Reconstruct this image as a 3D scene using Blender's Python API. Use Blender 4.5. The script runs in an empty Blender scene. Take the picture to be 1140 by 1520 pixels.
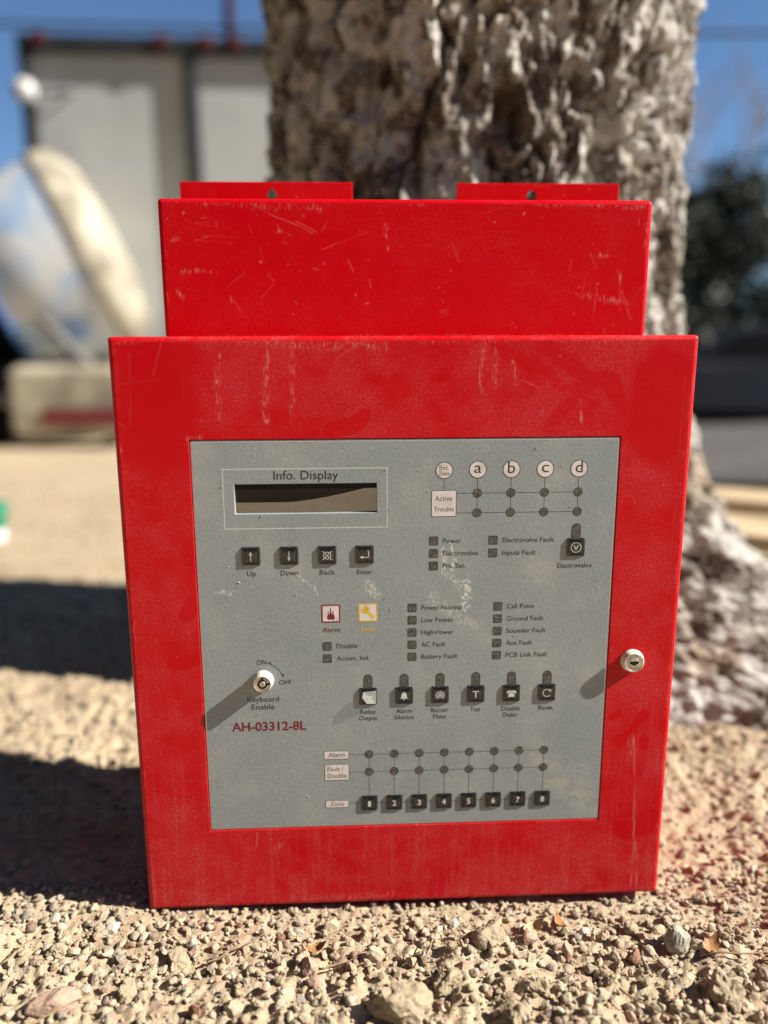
import bpy, math, random
import numpy as np
from mathutils import Matrix, Vector

# ------------------------------------------------------------------ camera, light, exposure
SC = bpy.context.scene
COL = SC.collection
cam_d = bpy.data.cameras.new('camera')
cam = bpy.data.objects.new('camera', cam_d); COL.objects.link(cam)
cam_d.sensor_fit = 'VERTICAL'; cam_d.sensor_height = 36.0
cam_d.lens = 36.0 * 1140 / 1520
cam_d.clip_start = 0.01; cam_d.clip_end = 2000
cam.matrix_world = Matrix(((0.99902, 0.01279, -0.04231, -0.03556),
                           (-0.04402, 0.20188, -0.97842, -0.47516),
                           (-0.00397, 0.97933, 0.20224, 0.37981),
                           (0, 0, 0, 1)))
cam_d.dof.use_dof = True
cam_d.dof.focus_distance = 0.496
cam_d.dof.aperture_fstop = 2.1
SC.camera = cam

SUN_EL, SUN_FRONT = 37.0, 10.0          # elevation; degrees in front of the cabinet's face plane, from the right
el, fr = math.radians(SUN_EL), math.radians(SUN_FRONT)
sdir = Vector((math.cos(fr) * math.cos(el), -math.sin(fr) * math.cos(el), math.sin(el)))
W = bpy.data.worlds.new('World'); SC.world = W; W.use_nodes = True
wn = W.node_tree
sky = wn.nodes.new('ShaderNodeTexSky'); sky.sky_type = 'NISHITA'; sky.sun_disc = False
sky.sun_elevation = el; sky.sun_rotation = math.radians(90 + SUN_FRONT)
sky.air_density = 1.0; sky.dust_density = 0.0; sky.ozone_density = 7.0
wn.links.new(sky.outputs[0], wn.nodes['Background'].inputs[0])
wn.nodes['Background'].inputs[1].default_value = 0.05
sl = bpy.data.lights.new('sun', 'SUN'); sl.energy = 5.0; sl.angle = math.radians(0.53); sl.color = (1, 0.94, 0.85)
so = bpy.data.objects.new('sun', sl); COL.objects.link(so)
so.rotation_euler = sdir.to_track_quat('Z', 'Y').to_euler()
vs = SC.view_settings
vs.view_transform = "Standard"; vs.look = "None"; vs.exposure = 1.2; vs.gamma = 1.0; vs.use_curve_mapping = False
SC.cycles.use_denoising = True
SC.cycles.max_bounces = 6
SC.render.film_transparent = False

rng = np.random.default_rng(7)
random.seed(7)
PI = math.pi

# ------------------------------------------------------------------ numpy noise
_perm = np.random.default_rng(3).random(4096 * 4)
def _h(i, j, k):
    n = (i * 73856093) ^ (j * 19349663) ^ (k * 83492791)
    n = (n ^ (n >> 13)) * 1274126177
    return _perm[(n ^ (n >> 16)) & 16383]
def vnoise(x, y, z=0.0):
    x, y, z = np.broadcast_arrays(np.asarray(x, float), np.asarray(y, float), np.asarray(z, float))
    xi, yi, zi = np.floor(x).astype(np.int64), np.floor(y).astype(np.int64), np.floor(z).astype(np.int64)
    fx, fy, fz = x - xi, y - yi, z - zi
    fx, fy, fz = [t * t * (3 - 2 * t) for t in (fx, fy, fz)]
    r = 0
    for a in (0, 1):
        for b in (0, 1):
            for c in (0, 1):
                w = (fx if a else 1 - fx) * (fy if b else 1 - fy) * (fz if c else 1 - fz)
                r = r + w * _h(xi + a, yi + b, zi + c)
    return r * 2 - 1
def fbm(x, y, z=0.0, o=4, g=0.5):
    r, a = 0, 1.0
    for i in range(o):
        r = r + a * vnoise(x * 2 ** i + 17.3 * i, y * 2 ** i + 5.1 * i, np.asarray(z) * 2 ** i); a *= g
    return r
def worley(x, y, z=None, seed=0):
    """F1, F2 on a jittered grid (2-D, or 3-D when z is given)"""
    xi, yi = np.floor(x).astype(np.int64), np.floor(y).astype(np.int64)
    f1 = np.full(x.shape, 9.0); f2 = f1.copy()
    zs = (0,) if z is None else (-1, 0, 1)
    zi = 0 if z is None else np.floor(z).astype(np.int64)
    for a in (-1, 0, 1):
        for b in (-1, 0, 1):
            for c in zs:
                k = zi + c + seed * 0
                px = xi + a + _h(xi + a, yi + b, k + 101 + seed); py = yi + b + _h(xi + a, yi + b, k + 707 + seed)
                d = (px - x) ** 2 + (py - y) ** 2
                if z is not None:
                    d = d + (k + _h(xi + a, yi + b, k + 1303 + seed) - z) ** 2
                d = np.sqrt(d)
                m = d < f1
                f2 = np.where(m, f1, np.minimum(f2, d)); f1 = np.where(m, d, f1)
    return f1, f2

# ------------------------------------------------------------------ object helpers
def tag(o, label=None, cat=None, group=None, kind=None):
    if label: o['label'] = label
    if cat: o['category'] = cat
    if group: o['group'] = group
    if kind: o['kind'] = kind
    return o
def link(name, me, mat=None, parent=None, loc=None, rot=None):
    o = bpy.data.objects.new(name, me); COL.objects.link(o)
    if mat is not None and me is not None and not me.materials: me.materials.append(mat)
    if parent is not None: o.parent = parent
    if loc is not None: o.location = loc
    if rot is not None: o.rotation_euler = rot
    return o
def empty(name, loc=(0, 0, 0), rot=(0, 0, 0)):
    o = bpy.data.objects.new(name, None); COL.objects.link(o); o.location = loc; o.rotation_euler = rot
    o.empty_display_size = 0.05
    return o
def np_mesh(name, v, f, smooth=False):
    """v (n,3), f (m,k) numpy arrays"""
    me = bpy.data.meshes.new(name)
    v = np.asarray(v, np.float32); f = np.asarray(f, np.int32); m, k = f.shape
    me.vertices.add(len(v)); me.vertices.foreach_set('co', v.ravel())
    me.loops.add(m * k); me.loops.foreach_set('vertex_index', f.ravel())
    me.polygons.add(m); me.polygons.foreach_set('loop_start', np.arange(0, m * k, k, dtype=np.int32))
    me.polygons.foreach_set('loop_total', np.full(m, k, np.int32))
    me.polygons.foreach_set('use_smooth', np.full(m, smooth, bool))
    me.update(calc_edges=True); me.validate()
    return me
class MB:
    def __init__(s): s.v = []; s.f = []; s.sm = []
    def add(s, vs, fs, smooth=False):
        b = len(s.v); s.v += [tuple(p) for p in vs]
        for q in fs: s.f.append([b + i for i in q]); s.sm.append(smooth)
        return s
    def box(s, x0, x1, y0, y1, z0, z1, bev=0.0):
        if bev <= 0:
            v = [(x, y, z) for x in (x0, x1) for y in (y0, y1) for z in (z0, z1)]
            return s.add(v, [(0, 1, 3, 2), (4, 6, 7, 5), (0, 4, 5, 1), (2, 3, 7, 6), (0, 2, 6, 4), (1, 5, 7, 3)])
        b = bev; v = []; f = []
        lv = [(z0, b), (z0 + b, 0), (z1 - b, 0), (z1, b)]
        for z, i in lv:
            v += [(x0 + i + b, y0 + i, z), (x1 - i - b, y0 + i, z), (x1 - i, y0 + i + b, z), (x1 - i, y1 - i - b, z),
                  (x1 - i - b, y1 - i, z), (x0 + i + b, y1 - i, z), (x0 + i, y1 - i - b, z), (x0 + i, y0 + i + b, z)]
        for l in range(3):
            for k in range(8): f.append((l * 8 + k, l * 8 + (k + 1) % 8, l * 8 + 8 + (k + 1) % 8, l * 8 + 8 + k))
        f.append(tuple(range(7, -1, -1))); f.append(tuple(range(24, 32)))
        return s.add(v, f)
    def tube(s, pts, rad, n=8, cap=True, smooth=True):
        pts = [Vector(p) for p in pts]; rs = rad if hasattr(rad, '__len__') else [rad] * len(pts)
        v = []; f = []; up = None
        for i, p in enumerate(pts):
            d = (pts[min(i + 1, len(pts) - 1)] - pts[max(i - 1, 0)]).normalized()
            if up is None:
                up = d.orthogonal().normalized()
            up = (up - d * up.dot(d)).normalized(); w = d.cross(up)
            for k in range(n):
                a = 2 * PI * k / n; v.append(p + (up * math.cos(a) + w * math.sin(a)) * rs[i])
        for i in range(len(pts) - 1):
            for k in range(n): f.append((i * n + k, i * n + (k + 1) % n, (i + 1) * n + (k + 1) % n, (i + 1) * n + k))
        s.add(v, f, smooth)
        if cap:
            b = len(s.v) - len(v)
            s.f.append([b + k for k in range(n - 1, -1, -1)]); s.sm.append(False)
            s.f.append([b + (len(pts) - 1) * n + k for k in range(n)]); s.sm.append(False)
        return s
    def loops(s, loops, smooth=False, close=False, cap0=False, cap1=False):
        """bridge equal-length closed loops"""
        n = len(loops[0]); v = [p for l in loops for p in l]; f = []
        for i in range(len(loops) - 1):
            for k in range(n): f.append((i * n + k, i * n + (k + 1) % n, (i + 1) * n + (k + 1) % n, (i + 1) * n + k))
        if cap0: f.append(tuple(range(n - 1, -1, -1)))
        if cap1: f.append(tuple((len(loops) - 1) * n + k for k in range(n)))
        return s.add(v, f, smooth)
    def lathe(s, prof, c=(0, 0, 0), ax='y', n=24, smooth=True, cap0=False, cap1=False):
        ls = []
        for r, h in prof:
            l = []
            for k in range(n):
                a = 2 * PI * k / n
                p = {'y': (r * math.cos(a), h, r * math.sin(a)), 'z': (r * math.cos(a), r * math.sin(a), h), 'x': (h, r * math.cos(a), r * math.sin(a))}[ax]
                l.append((p[0] + c[0], p[1] + c[1], p[2] + c[2]))
            ls.append(l)
        return s.loops(ls, smooth, cap0=cap0, cap1=cap1)
    def mesh(s, name):
        me = bpy.data.meshes.new(name); me.from_pydata(s.v, [], s.f); me.update()
        me.polygons.foreach_set('use_smooth', s.sm)
        import bmesh
        bm = bmesh.new(); bm.from_mesh(me); bmesh.ops.recalc_face_normals(bm, faces=bm.faces); bm.to_mesh(me); bm.free()
        return me
    def build(s, name, mat, parent=None, loc=None, rot=None): return link(name, s.mesh(name), mat, parent, loc, rot)
def rrect(x0, x1, z0, z1, r, y, n=3):
    l = []
    for cx, cz, a0 in ((x1 - r, z1 - r, 0), (x0 + r, z1 - r, 90), (x0 + r, z0 + r, 180), (x1 - r, z0 + r, 270)):
        for k in range(n + 1):
            a = math.radians(a0 + 90 * k / n); l.append((cx + r * math.cos(a), y, cz + r * math.sin(a)))
    return l
def copy_tree(o, parent=None):
    c = o.copy(); COL.objects.link(c); c.parent = parent
    for ch in list(o.children): copy_tree(ch, c)
    return c

# ------------------------------------------------------------------ material helpers
class NT:
    def __init__(s, name, rough=0.5, spec=0.5, metal=0.0, color=None):
        s.m = bpy.data.materials.new(name); s.m.use_nodes = True; s.t = s.m.node_tree
        s.b = s.t.nodes['Principled BSDF']
        s.b.inputs['Roughness'].default_value = rough; s.b.inputs['Specular IOR Level'].default_value = spec
        s.b.inputs['Metallic'].default_value = metal
        if color: s.b.inputs['Base Color'].default_value = (*color, 1)
        s._tc = None
    def n(s, typ, **kw):
        o = s.t.nodes.new('ShaderNode' + typ)
        for k, v in kw.items(): setattr(o, k, v)
        return o
    def set(s, sock, v):
        if isinstance(v, bpy.types.NodeSocket): s.t.links.new(v, sock)
        elif hasattr(v, '__len__') and sock.type == 'RGBA' and len(v) == 3: sock.default_value = (*v, 1)
        else: sock.default_value = v
    def P(s):
        if s._tc is None: s._tc = s.n('TexCoord').outputs['Object']
        return s._tc
    def map(s, scale=(1, 1, 1), loc=(0, 0, 0), rot=(0, 0, 0), v=None):
        m = s.n('Mapping'); s.set(m.inputs[0], v or s.P())
        m.inputs['Location'].default_value = loc; m.inputs['Rotation'].default_value = rot; m.inputs['Scale'].default_value = scale
        return m.outputs[0]
    def noise(s, scale, detail=3, rough=0.5, v=None, dist=0.0, col=False):
        n = s.n('TexNoise'); s.set(n.inputs['Vector'], v or s.P()); n.inputs['Scale'].default_value = scale
        n.inputs['Detail'].default_value = detail; n.inputs['Roughness'].default_value = rough; n.inputs['Distortion'].default_value = dist
        return n.outputs['Color' if col else 'Fac']
    def vor(s, scale, v=None, feature='F1', out='Distance'):
        n = s.n('TexVoronoi', feature=feature); s.set(n.inputs['Vector'], v or s.P()); n.inputs['Scale'].default_value = scale
        return n.outputs[out]
    def ma(s, op, a, b=0.0, clamp=False):
        n = s.n('Math', operation=op); n.use_clamp = clamp; s.set(n.inputs[0], a); s.set(n.inputs[1], b); return n.outputs[0]
    def vm(s, op, a, b=None, out=0):
        n = s.n('VectorMath', operation=op); s.set(n.inputs[0], a)
        if b is not None: s.set(n.inputs[3 if op == 'SCALE' else 1], b)
        return n.outputs['Value' if op in ('DOT_PRODUCT', 'LENGTH', 'DISTANCE') else 'Vector']
    def rng(s, v, a, b, c=0.0, d=1.0, smooth=True):
        n = s.n('MapRange', interpolation_type='SMOOTHSTEP' if smooth else 'LINEAR'); n.clamp = True
        for i, x in enumerate((v, a, b, c, d)): s.set(n.inputs[i], x)
        return n.outputs[0]
    def mix(s, f, a, b):
        n = s.n('Mix', data_type='RGBA'); s.set(n.inputs['Factor'], f); s.set(n.inputs['A'] if False else n.inputs[6], a); s.set(n.inputs[7], b)
        return n.outputs[2]
    def ramp(s, f, stops):
        n = s.n('ValToRGB'); s.set(n.inputs[0], f); e = n.color_ramp.elements
        while len(e) < len(stops): e.new(0.5)
        for x, (p, c) in zip(e, stops): x.position = p; x.color = (*c, 1)
        return n.outputs[0]
    def sep(s, v):
        n = s.n('SeparateXYZ'); s.set(n.inputs[0], v); return n.outputs
    def bump(s, h, strength=0.3, dist=0.001, normal=None):
        n = s.n('Bump'); n.inputs['Strength'].default_value = strength; n.inputs['Distance'].default_value = dist
        s.set(n.inputs['Height'], h)
        if normal is not None: s.set(n.inputs['Normal'], normal)
        return n.outputs[0]
    def out(s, color=None, rough=None, normal=None):
        if color is not None: s.set(s.b.inputs['Base Color'], color)
        if rough is not None: s.set(s.b.inputs['Roughness'], rough)
        if normal is not None: s.set(s.b.inputs['Normal'], normal)
        return s.m
    def segs(s, v, lst, soft=0.45):
        """mask: union of capsules ((x,z),(x,z),radius,strength) in the face plane"""
        acc = None
        for (a, b, r, st) in lst:
            A = Vector((a[0], 0, a[1])); D = Vector((b[0] - a[0], 0, b[1] - a[1])); L2 = max(D.length_squared, 1e-10)
            pa = s.vm('SUBTRACT', v, tuple(A))
            t = s.ma('DIVIDE', s.vm('DOT_PRODUCT', pa, tuple(D)), L2, clamp=True)
            n = s.n('VectorMath', operation='SCALE'); n.inputs[0].default_value = tuple(D); s.set(n.inputs[3], t)
            d = s.vm('DISTANCE', pa, n.outputs[0])
            m = s.rng(d, r, r * (1 - soft), 0.0, st)
            acc = m if acc is None else s.ma('MAXIMUM', acc, m)
        return acc
def plain(name, color, rough=0.5, spec=0.5, metal=0.0, var=0.0, scale=20.0, bump=0.0, bscale=200.0, bdist=0.001):
    t = NT(name, rough, spec, metal, color)
    if var > 0:
        f = t.noise(scale, 4)
        lo = tuple(c * (1 - var) for c in color); hi = tuple(min(1, c * (1 + var)) for c in color)
        t.out(color=t.mix(t.rng(f, 0.3, 0.7), lo, hi))
    if bump > 0: t.out(normal=t.bump(t.noise(bscale, 4), bump, bdist))
    return t.m

RED = (0.52, 0.0006, 0.0060)
DUST = (0.60, 0.145, 0.135)
def red_paint(name, amount, bottom=False, streak=True):
    t = NT(name, 0.34, 0.16)
    P = t.P(); X, Y, Z = t.sep(P)
    fine = t.rng(t.noise(1300, 2, 0.7), 0.50, 0.66)
    grit = t.rng(t.noise(520, 3, 0.65), 0.56, 0.68)
    patch = t.rng(t.noise(17, 5, 0.6), 0.36, 0.66)
    patch2 = t.rng(t.noise(60, 3, 0.6, v=t.map(loc=(3.1, 0, 1.7))), 0.40, 0.62)
    film = t.ma('MULTIPLY', t.ma('ADD', t.ma('MULTIPLY', patch, 0.75), t.ma('MULTIPLY', patch2, 0.35)), amount)
    if streak:
        st = t.rng(t.noise(1.0, 4, 0.6, v=t.map(scale=(260, 30, 14), rot=(0, 0.06, 0))), 0.48, 0.68)
        low = t.rng(Z, 0.30, 0.02)
        film = t.ma('ADD', film, t.ma('MULTIPLY', t.ma('MULTIPLY', st, low), 0.55))
    if bottom:
        film = t.ma('ADD', film, t.ma('MULTIPLY', t.rng(Z, 0.055, 0.0), t.ma('MULTIPLY', patch2, 0.35)))
    at = t.n('Attribute'); at.attribute_name = 'wear'
    mk, wiped, scr = t.sep(at.outputs['Vector'])
    film = t.ma('MULTIPLY', film, t.ma('SUBTRACT', 1.0, wiped))
    d = t.ma('MULTIPLY', film, t.ma('ADD', 0.07, t.ma('ADD', t.ma('MULTIPLY', fine, 0.75), t.ma('MULTIPLY', grit, 0.40))), clamp=True)
    hs = None
    # hairline scratches in two directions
    for i, (rot, sc, w) in enumerate((((0, 0.5, 0), (12, 1, 150), 0.006), ((0, -0.9, 0), (10, 1, 120), 0.006), ((0, 1.45, 0), (9, 1, 170), 0.005))):
        nz = t.noise(1.0, 1, 0.5, v=t.map(scale=sc, rot=rot, loc=(i * 3.7, 0, i * 1.3)))
        line = t.rng(t.ma('ABSOLUTE', t.ma('SUBTRACT', nz, 0.5)), w, 0.0)
        gate = t.rng(t.noise(22, 2, 0.5, v=t.map(loc=(i * 5.1, 2, 7))), 0.60, 0.68)
        h = t.ma('MULTIPLY', line, gate)
        hs = h if hs is None else t.ma('MAXIMUM', hs, h)
    hs = t.ma('MULTIPLY', hs, 0.22)
    chips = t.ma('MULTIPLY', t.rng(t.noise(210, 2, 0.5), 0.73, 0.76), 0.5)
    d = t.ma('MAXIMUM', d, t.ma('MAXIMUM', hs, chips))
    rough_t = t.rng(t.noise(430, 5, 0.75, v=t.map(scale=(1.3, 1, 0.38))), 0.46, 0.68)
    mk = t.ma('MULTIPLY', mk, rough_t)
    d = t.ma('MAXIMUM', d, mk)
    d = t.ma('MAXIMUM', d, scr)
    col = t.mix(d, RED, DUST)
    col = t.mix(t.ma('MULTIPLY', mk, 0.18), col, (0.66, 0.48, 0.40))
    hgt = t.ma('ADD', t.ma('MULTIPLY', t.noise(480, 2, 0.5), 0.55), t.ma('ADD', t.ma('MULTIPLY', d, 0.5), t.ma('MULTIPLY', mk, 1.2)))
    nrm = t.bump(hgt, 0.35, 0.0003)
    nrm = t.bump(t.noise(11, 2, 0.4), 0.30, 0.0010, nrm)
    return t.out(col, t.rng(d, 0, 0.6, 0.30, 0.75, False), nrm)

CLEAN = [((.0544, .3838), (.0975, .358), .0045, .6), ((.0809, .3837), (.1243, .3615), .0060, .6), ((.1243, .3615), (.1327, .3482), .0055, .6),
         ((.0886, .3373), (.0997, .3464), .0050, .6), ((.1588, .3646), (.1569, .3312), .024, .85), ((-.1522, .3762), (-.1569, .3339), .030, .8),
         ((.1473, .1175), (.1618, .1385), .0048, 1), ((.164, .12), (.1638, .115), .0035, 1), ((.1392, .1357), (.1418, .1395), .003, 1),
         ((.1558, .0545), (.1742, .0591), .012, .9), ((-.1502, .1826), (-.1353, .1837), .0055, 1), ((-.1422, .2161), (-.1389, .2214), .007, .8),
         ((-.0481, .333), (-.0272, .3411), .006, .8)]
MARKS = [((-.0852, .3851), (-.0876, .3391), .0032, 1), ((-.1144, .3781), (-.1162, .3409), .0026, .9), ((-.0691, .3814), (-.0706, .3443), .0028, .9),
         ((-.1016, .3867), (-.0146, .384), .0042, .9), ((.0461, .3858), (.0446, .3583), .0022, 1), ((.0536, .3822), (.0538, .3599), .0022, 1),
         ((.0625, .3773), (.0676, .3582), .0022, 1), ((.1076, .3484), (.109, .3367), .0018, .9), ((.1562, .1208), (.1605, .0405), .0009, 1.6),
         ((.1605, .0405), (.16, .0016), .0010, 1.6), ((.1614, .0416), (.1649, .0014), .0012, 1.6), ((.1549, .1223), (.1546, .1057), .0040, .8),
         ((-.0919, .0425), (-.0866, .0496), .0032, .9), ((-.1034, .0575), (-.1038, .0466), .0009, 1.2), ((-.0858, .0003), (-.079, .006), .0035, .9),
         ((-.0644, .0043), (-.0071, .0064), .0038, .55), ((-.1476, .3861), (-.1548, .3663), .0009, .35), ((-.1678, .3803), (-.1703, .334), .0008, .30),
         ((-.1751, .3624), (-.1509, .3643), .0007, .22), ((.1729, .3646), (.1699, .0519), .0007, .35), ((-.136, .3285), (-.128, .3285), .0022, .9)]
MARKS_UP = [((-.0999, .4755), (-.0582, .4566), .0006, 1.0), ((-.0814, .4591), (-.074, .4566), .0020, .9), ((-.1495, .4526), (-.1456, .4531), .0018, .9),
            ((-.1442, .4325), (-.1227, .4325), .0024, .7), ((-.1137, .418), (-.1138, .4145), .0024, .8), ((-.011, .4613), (-.0102, .4466), .0024, .8),
            ((-.0355, .4406), (-.0321, .4334), .0007, .9), ((.1253, .4442), (.1312, .4356), .0006, 1), ((.1331, .4434), (.1377, .4434), .0022, .9),
            ((.1447, .4326), (.1484, .4085), .0020, .8), ((-.069, .4637), (-.056, .4575), .0006, .9), ((-.0518, .447), (-.0163, .4596), .0006, .6),
            ((.1244, .4169), (.1523, .4125), .0035, .6), ((-.1293, .4758), (-.0513, .4712), .0030, .5), ((.0722, .4767), (.1621, .4749), .0025, .6),
            ((.1628, .4644), (.1657, .4343), .0022, .7), ((-.1487, .4214), (-.1433, .4171), .0020, .7)]
M_door = red_paint('dusty_red_paint_door', 0.70, bottom=True)
M_red = red_paint('red_paint_upper', 0.13, streak=False)

def plate_mat():
    t = NT('grey_printed_faceplate', 0.45, 0.45)
    P = t.P(); X, Y, Z = t.sep(P)
    flat = t.n('CombineXYZ'); t.set(flat.inputs[0], X); t.set(flat.inputs[2], Z); flat = flat.outputs[0]
    wob = t.vm('SCALE', t.vm('SUBTRACT', t.noise(70, 3, col=True), (0.5, 0.5, 0.5)), 0.012)
    wf = t.vm('ADD', flat, t.vm('MULTIPLY', wob, (1, 0, 1)))
    base = t.mix(t.rng(t.noise(14, 4), .35, .65), (0.238, 0.272, 0.280), (0.266, 0.296, 0.298))
    base = t.mix(t.ma('MULTIPLY', t.rng(t.noise(900, 2, .7), .45, .7), .35), base, (0.43, 0.435, 0.405))
    specks = t.rng(t.noise(460, 2, .5), .715, .75)
    base = t.mix(t.ma('MULTIPLY', specks, .7), base, (0.55, 0.55, 0.51))
    film = t.ma('MULTIPLY', t.rng(t.noise(26, 5, .65, v=t.map(loc=(1, 2, 3))), .47, .75), .35)
    base = t.mix(film, base, (0.46, 0.445, 0.39))
    smear = t.segs(wf, [((.0217, .2566), (.0224, .2409), .0025, .8), ((.0278, .2587), (.0289, .2408), .0022, .7), ((.0374, .2315), (.0376, .2178), .0050, 1.0),
                        ((.0241, .2408), (.042, .2223), .004, .45), ((-.0261, .2327), (-.0196, .2257), .004, .6), ((-.1233, .229), (-.1126, .2297), .002, .7),
                        ((.0155, .2251), (.0423, .2038), .006, .35), ((-.0713, .2424), (-.0587, .2287), .0015, .5)], .7)
    smear = t.ma('MULTIPLY', smear, t.rng(t.noise(380, 4, .65), .44, .58))
    base = t.mix(smear, base, (0.62, 0.61, 0.57))
    wipe = t.segs(wf, [((.1157, .1397), (.119, .1197), .014, .8), ((.1225, .322), (.1225, .30), .02, .4)], .3)
    base = t.mix(t.ma('MULTIPLY', wipe, .6), base, (0.25, 0.285, 0.295))
    stain = t.segs(wf, [((.0907, .1054), (.13, .0683), .013, .5)], .9)
    base = t.mix(t.ma('MULTIPLY', stain, t.rng(t.noise(120, 4), .4, .6)), base, (0.44, 0.42, 0.31))
    hgt = t.ma('ADD', t.noise(620, 3, .6), t.ma('ADD', t.ma('MULTIPLY', specks, 1.4), smear))
    nrm = t.bump(hgt, .36, .0003)
    nrm = t.bump(t.noise(18, 2, .4), .18, .0012, nrm)
    return t.out(base, t.rng(film, 0, .4, .40, .6, False), nrm)
M_plate = plate_mat()
M_plate_edge = plain('bare_plate_edge', (0.62, 0.62, 0.60), .35, .5, .3)
M_ink = plain('black_print', (0.028, 0.029, 0.028), .6, .3, var=.3, scale=300)
M_inkgrey = plain('worn_black_print', (0.040, 0.040, 0.038), .6, .3, var=.5, scale=400)
M_white = plain('white_print', (0.66, 0.60, 0.585), .5, .4, var=.12, scale=120)
M_line = plain('white_line_print', (0.60, 0.62, 0.60), .5, .4)
M_darkred = plain('dark_red_print', (0.19, 0.012, 0.022), .55, .4, var=.2, scale=200)
M_yellow = plain('yellow_print', (0.70, 0.46, 0.035), .55, .4, var=.15, scale=200)
M_led = plain('dull_indicator_window', (0.088, 0.083, 0.070), .5, .4, var=.45, scale=500, bump=.3, bscale=700)
M_ledrim = plain('dark_indicator_rim', (0.035, 0.035, 0.032), .5, .4)
def key_mat():
    t = NT('glossy_black_keycap', .22, .75)
    d = t.ma('MULTIPLY', t.rng(t.noise(900, 3, .6), .52, .70), t.rng(t.noise(160, 3), .35, .7))
    t.out(t.mix(t.ma('MULTIPLY', d, .25), (0.010, 0.011, 0.011), (0.24, 0.24, 0.22)), t.rng(d, 0, .6, .20, .6, False))
    return t.m
M_key = key_mat()
M_sym = plain('white_key_symbol', (0.60, 0.60, 0.57), .5, .4, var=.1, scale=400)
M_cream = plain('cream_lock_collar', (0.62, 0.58, 0.47), .35, .5, var=.15, scale=150, bump=.1, bscale=500)
M_nickel = plain('nickel_lock_face', (0.62, 0.57, 0.47), .32, .5, .75, var=.2, scale=400, bump=.15, bscale=900)
M_black = plain('matt_black', (0.012, 0.012, 0.012), .7, .2)
M_lcd = plain('display_glass', (0.040, 0.032, 0.020), .04, .5, var=.12, scale=40)
M_lcd.node_tree.nodes['Principled BSDF'].inputs['IOR'].default_value = 2.6
M_steel = plain('bare_steel', (0.5, 0.48, 0.45), .4, .5, .9)

# ------------------------------------------------------------------ ground, road
def gz(x, y, fine=True):
    x, y = np.broadcast_arrays(np.asarray(x, float), np.asarray(y, float))
    z = np.interp(y, [.45, .95, 5, 11, 14], [0, -.05, -.2, -.72, -.8])
    w = np.exp(-((x ** 2 + y ** 2) / 4.0))
    z = z + (0.006 * fbm(x * 6, y * 6, 1.5, 3)) * w + 0.02 * fbm(x * .9, y * .9, 4.5, 3) * np.clip(np.hypot(x, y) / 2.0 - .5, 0, 1)
    foot = np.exp(-(np.clip(np.abs(x + .0) - .20, 0, None) / .06) ** 2) * np.exp(-(np.clip(np.abs(y - .07) - .085, 0, None) / .03) ** 2)
    z = z * (1 - .8 * foot) + foot * (-.0055 * np.clip((x + .20) / .12, 0, 1) - .001)
    if fine:
        near = np.exp(-(np.clip(np.hypot(x, y) - .4, 0, None) / .9) ** 2) * (1 - .6 * foot)
        z = z + near * (.0042 * fbm(x * 30, y * 30, 2.5, 3) + .0027 * fbm(x * 115, y * 115, 9.5, 3, .65))
        f1, f2 = worley(x * 105, y * 105)
        z = z + near * .0034 * np.clip(.60 - f1, 0, 1)
    return z
def axis(fine):
    out = list(np.arange(fine[0], fine[1] + 1e-9, fine[2]))
    a = out[-1]; s = fine[2]
    while a < 300: s = min(s * fine[3], 40); a += s; out.append(a)
    a = out[0]; s = fine[2]; pre = []
    while a > -300: s = min(s * fine[3], 40); a -= s; pre.append(a)
    return np.array(pre[::-1] + out)
xs = axis((-.34, .34, .0020, 1.035)); ys = axis((-.17, .16, .0020, 1.022))
GX, GY = np.meshgrid(xs, ys)
gv = np.stack([GX, GY, gz(GX, GY)], -1).reshape(-1, 3)
nx, ny = len(xs), len(ys)
ii = (np.arange(ny - 1)[:, None] * nx + np.arange(nx - 1)[None]).ravel()
gf = np.stack([ii, ii + 1, ii + 1 + nx, ii + nx], 1)
def soil_mat():
    t = NT('sandy_gravel_soil', .9, .15)
    a = t.noise(9, 5, .6); b = t.noise(240, 4, .7); c = t.noise(1500, 2, .6)
    col = t.mix(t.rng(a, .35, .65), (0.325, 0.248, 0.152), (0.420, 0.335, 0.212))
    col = t.mix(t.ma('MULTIPLY', t.rng(b, .35, .6), .5), col, (0.47, 0.39, 0.275))
    col = t.mix(t.ma('MULTIPLY', t.rng(c, .55, .72), .45), col, (0.17, 0.125, 0.085))
    cell = t.n('TexVoronoi'); t.set(cell.inputs['Vector'], t.P()); cell.inputs['Scale'].default_value = 170
    cr = t.sep(cell.outputs['Color'])[0]
    col = t.mix(t.ma('MULTIPLY', t.rng(cr, .72, .8), .5), col, (0.36, 0.24, 0.17))
    col = t.mix(t.ma('MULTIPLY', t.rng(cr, .25, .18), .4), col, (0.46, 0.40, 0.31))
    h = t.ma('ADD', b, t.ma('MULTIPLY', t.ma('SUBTRACT', 1.0, cell.outputs['Distance']), .6))
    return t.out(col, None, t.bump(t.ma('ADD', h, t.ma('MULTIPLY', c, .4)), .7, .0022))
M_soil = soil_mat()
ground = link('ground', np_mesh('ground', gv, gf, True), M_soil); tag(ground, kind='structure')

rx = np.concatenate([np.linspace(.35, 6, 24), np.linspace(7, 40, 10)]); ry = np.linspace(2.0, 13.5, 40)
RX, RY = np.meshgrid(rx, ry)
RYs = RY + .10 * np.sin(RX * 2.1) * np.exp(-(RY - 2.0))
rv = np.stack([RX, RYs, gz(RX, RYs) + .03], -1).reshape(-1, 3)
ii = (np.arange(39)[:, None] * 34 + np.arange(33)[None]).ravel()
road = link('road', np_mesh('road', rv, np.stack([ii, ii + 1, ii + 35, ii + 34], 1), True),
            plain('worn_asphalt', (0.085, 0.078, 0.070), .9, .2, var=.3, scale=3, bump=.5, bscale=60, bdist=.01))
tag(road, kind='structure')

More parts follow.
